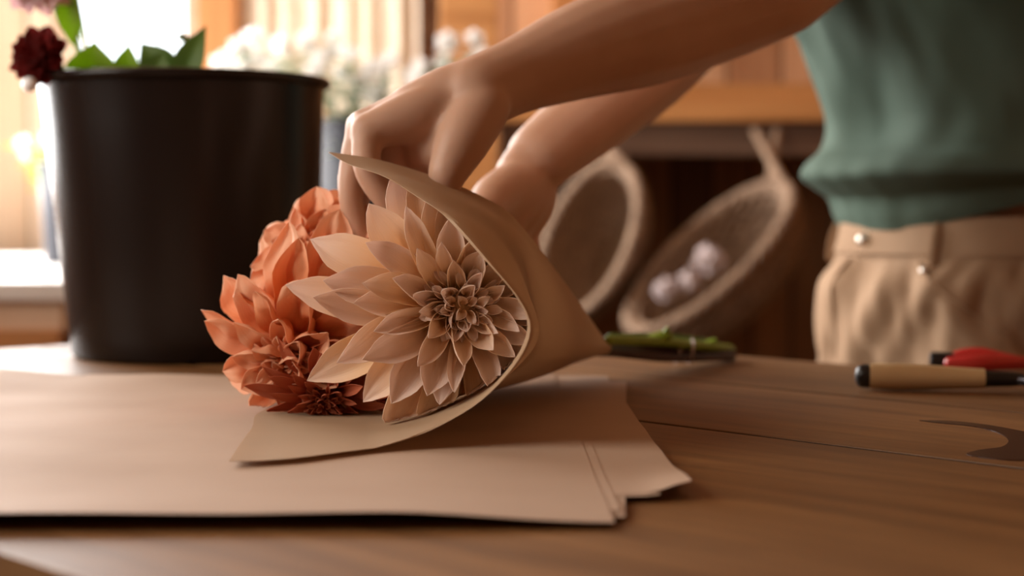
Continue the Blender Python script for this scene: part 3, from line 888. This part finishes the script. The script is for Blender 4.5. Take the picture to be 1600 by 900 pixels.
stem_leaf(146, 128, 1.60, (0.05, -0.1, 1), 0.030, 0.040, M['leaf'], 'bright green broad leaf at left over the black bucket rim', -0.07, -0.03)
stem_leaf(168, 132, 1.64, (-0.5, 0, 1), 0.03, 0.026, M['leaf'], 'small green leaf tucked behind the broad left leaf in the bucket', -0.055, 0.0)
stem_leaf(198, 128, 1.62, (0.05, 0, 1), 0.029, 0.022, M['leaf'], 'narrow upright green leaf, second from left over the bucket rim', -0.05, -0.02)
stem_leaf(262, 122, 1.62, (-0.75, 0, 1), 0.034, 0.030, M['leaf_dark'], 'dark green leaf leaning left at the middle of the bucket', -0.02, -0.02)
stem_leaf(240, 126, 1.60, (0.3, 0, 1), 0.022, 0.026, M['leaf_dark'], 'short dark green leaf at the foot of the tall thin stem', -0.03, -0.03)
stem_leaf(284, 128, 1.60, (0.42, 0, 1), 0.046, 0.024, M['leaf_dark'], 'tall dark green leaf leaning right, rightmost in the bucket', 0.0, -0.04)
# tall thin stem running up out of the picture
b0 = inb(-0.02, 0.02); p1 = at(248, 90, 1.66); p2 = at(238, -60, 1.66)
t = empty('thin_stem', b0); tag(t, 'tall hair-thin flower stem rising from the bucket in front of the window', 'flower stem')
b = bmesh.new(); tube(b, [Vector(), p1 - b0, p2 - b0], [0.0016, 0.001, 0.0007], 8, smooth_sub=6); obj('stalk', b, M['stem'], t)
# small bud on a thin stem
b0 = inb(0.01, -0.02); p1 = at(292, 100, 1.63); p2 = at(287, 64, 1.63)
t = empty('flower_bud', b0); tag(t, 'tiny unopened bud on a thin stem above the rightmost leaf of the bucket', 'flower bud')
b = bmesh.new(); tube(b, [Vector(), p1 - b0, p2 - b0], [0.0016, 0.0012, 0.001], 8, smooth_sub=6); obj('stalk', b, M['stem'], t)
b = bmesh.new(); bmesh.ops.create_icosphere(b, subdivisions=3, radius=0.0042, matrix=Matrix.Translation(at(284, 58, 1.63) - b0)); obj('bud', b, M['sage'], t)
b = bmesh.new()
for k in range(6):
    a = 2 * PI * k / 6 + 0.4
    bb = bmesh.new(); petal(bb, 0.010, 0.0045, 0.5, 0.7, -0.6, 0, nu=6, nv=4); thicken(bb, 0.0003)
    merge(b, bb, Matrix.Translation(at(288, 64, 1.63) - b0) @ Matrix.Rotation(a, 4, 'Z'))
obj('sepals', b, M['leaf_dark'], t)
# dark red dahlia nodding over the rim
rd = at(57, 88, 1.56)
dahlia('dark_red_dahlia', rd, (-0.1, -1, 0.12), 0.029, M['crimson'], 90, 'small dark red dahlia nodding over the left rim of the bucket', seed=21, pt=0.0, rag=0, wid=0.75, cup=1.2,
       clamp=False, e_in=1.4, e_out=0.35, curl=0.1, n_c=12, depth=0.7, stem_pts=[at(85, 108, 1.62), at(110, 150, 1.64), inb(-0.08, 0.0)], nu=8, nv=4, lenpow=0.35, parts=True)
t = bmesh.new(); bmesh.ops.create_icosphere(t, subdivisions=3, radius=0.0072, matrix=Matrix.Translation(at(46, 132, 1.55)))
tag(obj('flower_bud', t, M['drop']), 'pale round bud below the dark red dahlia, touching the rim', 'flower bud')
# blush dahlia at the top edge and its hanging leaf
bl = at(52, -22, 1.62)
dahlia('blush_dahlia', bl, (-0.1, -0.75, -0.65), 0.038, M['blush'], 46, 'pale blush and cream dahlia cut by the top left corner', seed=25, clamp=False, wid=0.45, cup=0.8, e_out=-0.1,
       stem_pts=[at(80, -30, 1.68), at(118, 60, 1.70), inb(-0.06, 0.03)], nu=8, nv=4)
a = at(100, -6, 1.64)
base = inb(-0.07, 0.04)
leafy_stem('leafy_stem', base, at(118, -20, 1.70), [(at(102, -15, 1.64), (0.12, -0.05, -1), (0.1, -1, 0), 0.056, 0.024), (at(102, -15, 1.65), (0.3, 0.1, -1), (0.4, -1, 0), 0.052, 0.012)],
           'long green leaves hanging tip down beside the blush dahlia', M['leaf'])


# ------------------------------------------------------------------ flowers and buckets farther back
def small_bucket(name, c, rb, rt, h, m, label):
    t = empty(name, c); tag(t, label, 'bucket')
    b = bmesh.new(); lathe(b, bucket_profile(rb, rt, h, 0.006), 48); obj('bucket_body', b, m, t)
    return t


def blossom(bm, c, r, nrm, rnd):
    q = Vector(nrm).normalized().to_track_quat('Z', 'Y').to_matrix().to_4x4()
    Mx = Matrix.Translation(c) @ q
    for lay in range(2):
        for k in range(6):
            bb = bmesh.new(); petal(bb, r * (1 - 0.3 * lay), r * 0.7, 0.4, 0.5 + 0.5 * lay, -0.4, 0.1, nu=5, nv=4)
            merge(bm, bb, Mx @ Matrix.Rotation(k * PI / 3 + lay * 0.5, 4, 'Z'))
    bmesh.ops.create_icosphere(bm, subdivisions=1, radius=r * 0.2, matrix=Mx)


def white_flower(base, tips, m_leaf, label, group, r=0.018, seed=0, leafn=7):
    rnd = random.Random(seed)
    t = empty('white_flower', base); tag(t, label, 'flower', group)
    b = bmesh.new(); bs = bmesh.new(); lf = bmesh.new()
    top = sum(tips, Vector()) / len(tips); fork = Vector(base).lerp(top, 0.6)
    tube(b, [Vector(), fork - base], [0.003, 0.0025], 6)
    for tp in tips:
        tube(b, [fork - base, fork.lerp(tp, 0.5) - base + Vector((rnd.uniform(-.01, .01), 0, 0)), tp - base], [0.002, 0.0016, 0.0012], 6, smooth_sub=3)
        blossom(bs, tp - base, r * rnd.uniform(0.8, 1.2), (rnd.uniform(-.6, .6), -1, rnd.uniform(0, 1)), rnd)
        for k in range(leafn):
            f = rnd.uniform(0.0, 0.9); p = fork.lerp(tp, f) - base
            Mx = Matrix.Translation(p) @ Matrix.Rotation(rnd.uniform(0, 2 * PI), 4, 'Z') @ Matrix.Rotation(rnd.uniform(0.1, 0.9), 4, 'X')
            merge(lf, leaf_bm_small(rnd.uniform(0.03, 0.06), rnd.uniform(0.010, 0.02)), Mx)
    obj('stem', b, M['sage'], t); obj('blossom', bs, M['white_petal'], t); obj('leaves', lf, m_leaf, t)
    return t


def leaf_bm_small(L, W):
    b = bmesh.new()
    grid(b, 6, 2, lambda u, v: Vector(((v - 0.5) * W * math.sin(PI * min(1, u + 0.02)) , L * u, -0.3 * L * u * u + abs(v - 0.5) * W * 0.4)))
    return b


bb_c = Vector((at(590, 300, 3.1).x, 3.1, zb2)); hb2 = at(590, 192, 3.1).z - zb2
small_bucket('flower_bucket', bb_c, 0.10, 0.13, hb2, M['bucket_blue'], 'dark bucket of white flowers standing at the back, half behind the hand')
rnd = random.Random(4)
where = {'over the left': (350, 470), 'at the middle of the': (470, 620), 'over the right': (620, 770)}
spots = [(375, 75), (395, 62), (440, 70), (480, 62), (500, 95), (540, 85), (580, 110), (610, 95), (650, 120), (655, 105), (700, 66), (740, 64), (345, 100), (420, 110), (560, 130), (520, 60)]
labs = ['upper left white blossoms rising over the black bucket rim', 'upper left white blossoms over the rim, nearer the timber post', 'white blossoms in front of the curtain at its left',
        'white blossoms in front of the curtain, left of its middle', 'low white blossoms just right of the black bucket rim', 'white blossoms left of the hand before the curtain', 'greyish white blossoms above the hand, left one',
        'white blossoms above the hand near the curtain middle', 'greenish white blossoms above the wrist, lower ones', 'white blossoms at the right edge of the curtain', 'pair of white blossoms left of the forearm, left one', 'pair of white blossoms left of the forearm, right one',
        'leftmost white blossoms touching the timber post', 'low white blossoms behind the black bucket rim', 'lowest white blossoms between bucket and hand', 'topmost white blossoms before the curtain middle']
for i, (px, py) in enumerate(spots):
    D = 3.1 + rnd.uniform(-0.10, 0.12)
    tips = [at(px + rnd.uniform(-14, 14) * (k > 0), py + rnd.uniform(0, 40) * (k > 0), D + rnd.uniform(-0.04, 0.04)) for k in range(3)]
    base = bb_c + Vector((rnd.uniform(-0.07, 0.07), rnd.uniform(-0.07, 0.07), 0.012))
    white_flower(base, tips, M['sage'], labs[i], 'white flowers in the back bucket', 0.022, i, 9)

wb_c = Vector((at(112, 400, 3.3).x, 3.3, zb))
small_bucket('flower_bucket', wb_c, 0.052, 0.062, at(80, 255, 3.3).z - zb, M['bucket_blue'], 'small dark bucket on the white workbench, behind the large bucket')
for i, (px, py, lab) in enumerate([(48, 225, 'white flower leaning left out of the small bucket on the white workbench'), (75, 215, 'green and white flower upright in the small bucket on the white workbench'), (88, 235, 'low white flower against the large bucket, in the small far bucket')]):
    tips = [at(px + rnd.uniform(-12, 12), py + rnd.uniform(0, 25), 3.3) for k in range(2)]
    white_flower(wb_c + Vector((rnd.uniform(-0.03, 0.03), 0, 0.012)), tips, M['leaf'], lab, 'white flowers in the small bucket', 0.02, 40 + i, 8)


# ------------------------------------------------------------------ hanging baskets
def basket(name, c, Lax, Nrm, a, b_, dep, label, hooks):
    """oval woven basket, opening normal Nrm, long axis Lax"""
    Nv = Vector(Nrm).normalized(); X = (Vector(Lax) - Nv * Vector(Lax).dot(Nv)).normalized(); Y = Nv.cross(X)
    t = empty(name, c); t.rotation_mode = 'QUATERNION'
    R3 = Matrix((X, Y, Nv)).transposed(); t.rotation_quaternion = R3.to_quaternion()
    tag(t, label, 'basket')
    bm = bmesh.new()
    nu, nv = 44, 120

    def fn(u, v):
        th = u * PI * 0.5; an = 2 * PI * v
        r = math.cos(th) ** 0.55 if u < 1 else 0.0
        ww = 0.09 * (math.sin(u * 60) * (1 if int(v * 60) % 2 else -1))
        r = r * (1 + ww * 0.7 * (u < 0.93)) + 0.0005
        return Vector((a * r * math.cos(an), b_ * r * math.sin(an), -dep * math.sin(th)))
    grid(bm, nu, nv, fn, closed_v=True); thicken(bm, 0.007)
    obj('woven_body', bm, M['rattan'], t)
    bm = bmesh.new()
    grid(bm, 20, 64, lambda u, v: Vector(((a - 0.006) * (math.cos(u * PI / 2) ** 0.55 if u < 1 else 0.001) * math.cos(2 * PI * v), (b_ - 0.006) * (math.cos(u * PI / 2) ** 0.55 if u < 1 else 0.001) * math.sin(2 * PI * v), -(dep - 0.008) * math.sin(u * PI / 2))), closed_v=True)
    obj('shaded_inside', bm, M['rattan_shade'], t)  # darker inner shell, the shade inside the basket put into its colour
    bm = bmesh.new()
    for s in range(3):
        ring = []
        for k in range(97):
            an = 2 * PI * k / 96; tw = an * 16 + s * 2 * PI / 3
            ring.append(Vector(((a + 0.007 * math.cos(tw)) * math.cos(an), (b_ + 0.007 * math.cos(tw)) * math.sin(an), 0.007 * math.sin(tw))))
        tube(bm, ring, 0.0075, 8, cap=False)
    obj('braided_rim', bm, M['rattan'], t)
    inv = (Matrix.Translation(c) @ R3.to_4x4()).inverted()
    for (r0, hk) in hooks:
        p0 = Vector((a * math.cos(r0), b_ * math.sin(r0), 0)); p2 = inv @ hk
        bm = bmesh.new(); tube(bm, [p0, p0.lerp(p2, 0.5) + Vector((0, 0, 0.004)), p2], [0.011, 0.010, 0.009], 10, smooth_sub=6); obj('handle', bm, M['rattan'], t)
    return t


Dk = 3.40
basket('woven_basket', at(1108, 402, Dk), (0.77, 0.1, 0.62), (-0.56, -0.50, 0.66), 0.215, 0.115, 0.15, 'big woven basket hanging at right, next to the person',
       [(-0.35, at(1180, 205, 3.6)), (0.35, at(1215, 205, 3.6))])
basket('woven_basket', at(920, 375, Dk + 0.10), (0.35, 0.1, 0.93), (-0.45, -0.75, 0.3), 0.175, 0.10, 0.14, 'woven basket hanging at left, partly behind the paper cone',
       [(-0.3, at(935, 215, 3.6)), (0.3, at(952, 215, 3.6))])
for i, (px, py, r, lab) in enumerate([(1042, 452, 0.022, 'pale dried flower head low at the left in the big basket'), (1078, 438, 0.022, 'whitest dried flower head at the middle of the big basket'), (1110, 408, 0.028, 'browner dried flower head up in the big basket')]):
    bm = bmesh.new(); bmesh.ops.create_icosphere(bm, subdivisions=4, radius=r)
    for v in bm.verts: v.co *= 1 + 0.55 * noise.noise(v.co * 90 + Vector((i * 3, 0, 0)))
    tag(obj('dried_flower_head', bm, M['pale_dry'], loc=at(px, py, Dk - 0.01)), lab, 'dried flower', 'dried flower heads in the big basket')


# ------------------------------------------------------------------ the person
def W(px, py, D): return at(px, py, D)


F = Vector((-0.82, -0.57, 0)).normalized()          # facing, towards the table
Lf = Vector((-F.y, F.x, 0)) * -1                   # to the person's left
Lf = Vector((0.57, -0.82, 0)).normalized()
PC = Vector((at(1505, 360, 1.83).x, 1.83, 0))     # waist centre on plan


def bpnt(lat, fwd, z): return PC + Lf * lat + F * fwd + Vector((0, 0, z))


body = bmesh.new()


def limb(pts, rad, flat=1.0, seg=16, sub=5, side=None): tube(body, pts, rad, seg, flat, True, sub, side)


# torso (pelvis to shoulders, leaning over the table), neck, head
limb([bpnt(0, 0.0, 0.86), bpnt(0, 0.0, 0.96), bpnt(0, 0.018, 1.08), bpnt(0, 0.058, 1.22), bpnt(0, 0.15, 1.36)], [0.13, 0.115, 0.108, 0.108, 0.10], 0.66, 24, side=Lf)
limb([bpnt(-0.14, 0.17, 1.40), bpnt(0, 0.17, 1.43), bpnt(0.14, 0.17, 1.40)], [0.055, 0.07, 0.055], 0.9)
limb([bpnt(0, 0.18, 1.42), bpnt(0, 0.23, 1.53)], [0.055, 0.052], 1.0)
hc = bpnt(0, 0.28, 1.61)
limb([hc + Vector((0, 0, -0.055)) + F * 0.015, hc, hc + Vector((0, 0, 0.05)) - F * 0.01], [0.058, 0.082, 0.078], 1.12)
limb([hc + F * 0.085 + Vector((0, 0, 0.01)), hc + F * 0.105 + Vector((0, 0, -0.025))], [0.008, 0.013], 1)     # nose
for s in (-1, 1):
    limb([hc + Lf * s * 0.083 + Vector((0, 0, 0.015)), hc + Lf * s * 0.083 + Vector((0, 0, -0.02))], [0.014, 0.010], 0.6)   # ears
    # legs
    limb([bpnt(0.085 * s, 0, 0.86), bpnt(0.09 * s, 0.02, 0.50), bpnt(0.095 * s, 0.0, 0.10)], [0.085, 0.058, 0.04], 1.0)
    limb([bpnt(0.095 * s, -0.03, 0.05), bpnt(0.095 * s, 0.05, 0.04), bpnt(0.095 * s, 0.14, 0.03)], [0.034, 0.032, 0.025], 1.0)

# near (left) arm
shL = bpnt(0.175, 0.19, 1.395)
elL = W(1215, -20, 1.40)
wrL = W(742, 147, 1.20)
limb([shL, shL.lerp(elL, 0.5) + Vector((0.0, 0, -0.004)), elL], [0.054, 0.047, 0.043])
limb([elL, W(1120, 8, 1.37), W(1010, 47, 1.325), W(900, 82, 1.275), W(810, 118, 1.235), wrL], [0.043, 0.047, 0.0445, 0.0365, 0.0285, 0.0265], 1.0)
# far (right) arm
shR = bpnt(-0.175, 0.19, 1.395)
elR = W(1090, 30, 1.55)
wrR = W(845, 245, 1.43)
limb([shR, shR.lerp(elR, 0.5), elR], [0.052, 0.046, 0.041])
limb([elR, W(1010, 105, 1.51), W(930, 175, 1.47), wrR], [0.041, 0.042, 0.036, 0.030])


def finger(pts, r0, r1):
    n_ = len(pts); limb(pts, [r0 + (r1 - r0) * i / (n_ - 1) for i in range(n_)], 1.0, 12, 4)


# left hand: wrist, palm, four fingers hanging into the bouquet, thumb nearest the camera
limb([wrL, W(700, 160, 1.20), W(650, 176, 1.20)], [0.0265, 0.026, 0.022], 0.8)
mcps = [W(574, 205, 1.180), W(566, 200, 1.200), W(568, 208, 1.221), W(578, 222, 1.240)]
for mc, rr in zip(mcps, (0.0130, 0.0130, 0.0122, 0.0112)):
    limb([wrL.lerp(W(700, 165, 1.205), 0.6), mc.lerp(wrL, 0.45) + Vector((0, 0, -0.001)), mc], [0.021, 0.0195, rr])
limb([W(690, 190, 1.215), W(640, 222, 1.225), W(610, 262, 1.225)], [0.024, 0.026, 0.020])
limb([W(680, 240, 1.225), W(650, 290, 1.225), W(620, 325, 1.22)], [0.022, 0.020, 0.013])                # palm pad
finger([mcps[0], W(574, 262, 1.168), W(600, 308, 1.166), W(632, 340, 1.172)], 0.0118, 0.0080)
finger([mcps[1], W(551, 268, 1.194), W(550, 322, 1.192), W(566, 368, 1.192)], 0.0120, 0.0080)
finger([mcps[2], W(552, 278, 1.215), W(549, 330, 1.212), W(560, 378, 1.208)], 0.0113, 0.0076)
finger([mcps[3], W(566, 285, 1.234), W(560, 328, 1.230), W(566, 362, 1.226)], 0.0100, 0.0068)
limb([W(762, 138, 1.180), W(718, 178, 1.178), W(706, 226, 1.160)], [0.004, 0.0055, 0.005])             # tendons under the skin
limb([W(690, 150, 1.186), W(630, 172, 1.180), W(582, 194, 1.173)], [0.004, 0.0060, 0.0055])
limb([W(560, 190, 1.186), W(566, 184, 1.195)], [0.007, 0.007])
# thumb: metacarpal pad and two joints
limb([W(752, 168, 1.19), W(722, 222, 1.175), W(700, 268, 1.165)], [0.021, 0.0195, 0.0145], 1.0)
finger([W(700, 268, 1.165), W(686, 315, 1.165), W(668, 352, 1.170)], 0.0132, 0.0090)
limb([W(700, 235, 1.19), W(660, 240, 1.20)], [0.018, 0.013])                                          # web
# right hand behind the paper, holding the far side of the cone
limb([wrR, W(820, 282, 1.42), W(800, 312, 1.41)], [0.028, 0.029, 0.024], 0.8)
mR = [W(772, 340, 1.375), W(790, 352, 1.392), W(808, 360, 1.410), W(826, 362, 1.428)]
for mc, rr in zip(mR, (0.0128, 0.0128, 0.012, 0.011)): limb([wrR.lerp(W(815, 290, 1.42), 0.5), mc.lerp(wrR, 0.4), mc], [0.021, 0.020, rr])
finger([mR[0], W(762, 385, 1.36), W(770, 425, 1.35), W(785, 450, 1.345)], 0.0116, 0.008)
finger([mR[1], W(784, 402, 1.378), W(792, 446, 1.366), W(806, 470, 1.36)], 0.0118, 0.008)
finger([mR[2], W(806, 408, 1.398), W(814, 448, 1.386), W(826, 470, 1.38)], 0.0112, 0.0076)
finger([mR[3], W(830, 402, 1.42), W(836, 434, 1.41), W(842, 456, 1.405)], 0.0100, 0.0068)
limb([W(800, 290, 1.40), W(768, 312, 1.365), W(752, 338, 1.335)], [0.020, 0.018, 0.0135])
finger([W(752, 338, 1.335), W(748, 378, 1.32), W(752, 408, 1.315)], 0.0125, 0.009)

bo = obj('person', body, M['skin'])
md = bo.modifiers.new('remesh', 'REMESH'); md.mode = 'VOXEL'; md.voxel_size = 0.0032; md.use_smooth_shade = True
ms = bo.modifiers.new('smooth', 'SMOOTH'); ms.factor = 0.5; ms.iterations = 4
dg = bpy.context.evaluated_depsgraph_get()
me2 = bpy.data.meshes.new_from_object(bo.evaluated_get(dg))
bo.modifiers.clear(); bo.data = me2; me2.name = 'person'
me2.polygons.foreach_set('use_smooth', [True] * len(me2.polygons))
tag(bo, 'person in a green shirt and tan trousers reaching with both hands into the wrapped bouquet', 'person')


def sections(secs, folds, nv=160, sub=8, hem=0):
    """closed tube of ellipses in the body frame: (z, lat, fwd, half width, half depth)"""
    S = spline(secs, sub); m_ = len(S) - 1
    b = bmesh.new()

    def fn(u, v):
        z, la, fw, hw, hd = S[round(u * m_)]
        a = 2 * PI * v
        k = 1 + folds(a, z)
        if hem: z += hem * max(0.0, math.cos(a)) ** 1.5 * (1 - sm(z, 0.99, 1.06))
        return bpnt(la + hw * k * math.cos(a), fw + hd * k * math.sin(a), z)
    grid(b, m_, nv, fn, closed_v=True)
    return b


def shirt_folds(a, z):
    # a: 0 = person's left side, pi/2 = front
    f = 0.020 * math.sin(3 * a + z * 22) * sm(z, 1.0, 1.12) + 0.025 * math.exp(-((z - 1.055) / 0.022) ** 2) * (1 + 0.6 * math.sin(5 * a + 1))
    f += 0.014 * math.sin(9 * a + 14 * z) * sm(z, 1.05, 1.2)
    f += 0.045 * math.exp(-((((a - 1.9) - (z - 1.06) * 3.0) / 0.16) ** 2)) * sm(z, 1.05, 1.12) + 0.035 * math.exp(-((((a - 1.25) + (z - 1.06) * 2.6) / 0.2) ** 2)) * sm(z, 1.05, 1.12) - 0.03 * math.exp(-((((a - 1.55) - (z - 1.06) * 1.2) / 0.13) ** 2)) * sm(z, 1.06, 1.12)
    f += 0.09 * noise.noise(Vector((math.cos(a) * 2.2 + z * 3, math.sin(a) * 2.2, z * 9)))
    f += 0.03 * noise.noise(Vector((math.cos(a) * 5 + 3, math.sin(a) * 5, z * 18)))
    return f


sh_secs = [[0.992, 0, 0.0, 0.148, 0.110], [1.005, 0, 0.002, 0.152, 0.114], [1.025, 0, 0.005, 0.155, 0.118], [1.036, 0, 0.012, 0.162, 0.128], [1.050, 0, 0.018, 0.172, 0.142],
           [1.066, 0, 0.018, 0.170, 0.140], [1.085, 0, 0.018, 0.160, 0.122], [1.12, 0, 0.020, 0.155, 0.112], [1.18, 0, 0.040, 0.158, 0.116], [1.26, 0, 0.085, 0.166, 0.125], [1.36, 0, 0.15, 0.178, 0.118], [1.43, 0, 0.17, 0.16, 0.10], [1.475, 0, 0.185, 0.08, 0.075]]
b = sections(sh_secs, shirt_folds, hem=0.035); thicken(b, 0.0015)
for (sh_, el_) in ((shL, elL), (shR, elR)):
    t1 = sh_.lerp(el_, 0.72); dd = (el_ - sh_).normalized()
    up = Vector((0, 0, 1)); nn = (up - dd * up.dot(dd)).normalized(); cc = dd.cross(nn)

    def slv(u, v):
        p = (sh_ - dd * 0.05).lerp(t1, u); r = 0.072 - 0.006 * u + 0.004 * math.sin(v * 2 * PI * 3 + u * 9)
        return p + nn * r * math.cos(2 * PI * v) + cc * r * math.sin(2 * PI * v)
    bb = bmesh.new(); grid(bb, 16, 48, slv, closed_v=True); thicken(bb, 0.0015); merge(b, bb)
obj('shirt', b, M['shirt'], bo)


def trouser_folds(a, z):
    f = 0.03 * math.sin(7 * a + 30 * z) * sm(0.98 - z, 0.03, 0.1) + 0.10 * noise.noise(Vector((math.cos(a) * 3, math.sin(a) * 3, z * 14 + a)))
    f += 0.045 * noise.noise(Vector((math.cos(a) * 9, math.sin(a) * 9, z * 22)))
    f += 0.06 * math.exp(-((((a - 1.35) + (z - 0.9) * 4.5) / 0.10) ** 2)) + 0.05 * math.exp(-((((a - 1.0) - (z - 0.9) * 5.0) / 0.09) ** 2)) - 0.05 * math.exp(-((((a - 1.75) - (z - 0.9) * 2.0) / 0.08) ** 2)) + 0.05 * math.exp(-((((a - 2.1) + (z - 0.9) * 2.5) / 0.12) ** 2))
    return f * sm(0.985 - z, 0.0, 0.05)


tr_secs = [[1.006, 0, -0.002, 0.146, 0.106], [0.985, 0, 0, 0.149, 0.109], [0.955, 0, 0.003, 0.154, 0.113], [0.93, 0, 0.008, 0.162, 0.122], [0.89, 0, 0.008, 0.170, 0.124], [0.84, 0, 0.0, 0.176, 0.122], [0.80, 0, 0, 0.176, 0.118]]
b = sections(tr_secs, trouser_folds)
for s in (-1, 1):
    def leg(u, v):
        z = 0.83 - 0.77 * u; r = 0.098 - 0.022 * u + 0.004 * math.sin(v * 2 * PI * 4 + u * 12)
        return bpnt(0.088 * s + r * math.cos(2 * PI * v), r * 1.05 * math.sin(2 * PI * v), z)
    grid(b, 24, 40, leg, closed_v=True)
thicken(b, 0.0018)
tr = obj('trousers', b, M['trousers'], bo)


def on_waist(a, z, out=0.0):
    import bisect
    S = spline(tr_secs, 8); s = min(S, key=lambda q: abs(q[0] - z))
    k = 1 + trouser_folds(a, z)
    return bpnt((s[3] * k + out) * math.cos(a), s[2] + (s[4] * k + out) * math.sin(a), z)


# waistband, belt loops, pocket seam, buttons
b = bmesh.new(); S = [[0.998, 0, -0.001, 0.1495, 0.1095], [0.985, 0, 0, 0.151, 0.111], [0.966, 0, 0.002, 0.1545, 0.1145]]
ww = sections(S, lambda a, z: 0, 160, 3); thicken(ww, 0.002); merge(b, ww); obj('waistband', b, M['trousers'], tr)
for a in (1.2, 2.6, 3.6, 5.6):
    b = bmesh.new(); tube(b, [on_waist(a, 0.995, 0.006), on_waist(a, 0.98, 0.009), on_waist(a, 0.96, 0.006)], 0.006, 8, flat=0.35, smooth_sub=3); obj('belt_loop', b, M['trousers'], tr)
b = bmesh.new(); tube(b, [on_waist(1.32 - 0.95 * k / 8 , 0.958 - 0.10 * (k / 8) ** 0.9, 0.002) for k in range(9)], 0.0022, 8, smooth_sub=3); obj('pocket_seam', b, M['trousers'], tr)
b = bmesh.new(); tube(b, [on_waist(2.0, 0.96 - 0.016 * k, 0.002) for k in range(8)], 0.002, 8, smooth_sub=3); obj('fly_seam', b, M['trousers'], tr)
for a, z, r in ((1.85, 0.981, 0.0085), (1.25, 0.951, 0.0055)):
    p = on_waist(a, z, 0.005); nrm = (Lf * math.cos(a) + F * math.sin(a))
    b = bmesh.new(); tube(b, [p - nrm * 0.002, p + nrm * 0.001], [r, r * 0.85], 20); obj('metal_button', b, M['metal_button'], tr)

# hair, eyes, shoes (above and below the picture)
b = bmesh.new()
bmesh.ops.create_uvsphere(b, u_segments=32, v_segments=20, radius=0.098, matrix=Matrix.Translation(hc + Vector((0, 0, 0.035)) - F * 0.028))
tube(b, [hc - F * 0.11 + Vector((0, 0, 0.0)), hc - F * 0.135 + Vector((0, 0, -0.09)), hc - F * 0.12 + Vector((0, 0, -0.2))], [0.04, 0.035, 0.012], 14, smooth_sub=4)
obj('hair', b, M['hair'], bo)
for s in (-1, 1):
    b = bmesh.new(); bmesh.ops.create_uvsphere(b, u_segments=16, v_segments=10, radius=0.011, matrix=Matrix.Translation(hc + F * 0.077 + Lf * s * 0.031 + Vector((0, 0, 0.008)))); obj('eye', b, M['eye'], bo)
    b = bmesh.new(); tube(b, [bpnt(0.095 * s, -0.04, 0.045), bpnt(0.095 * s, 0.05, 0.043), bpnt(0.095 * s, 0.15, 0.036)], [0.043, 0.042, 0.034], 16, smooth_sub=4); obj('shoe', b, M['shoe'], bo)
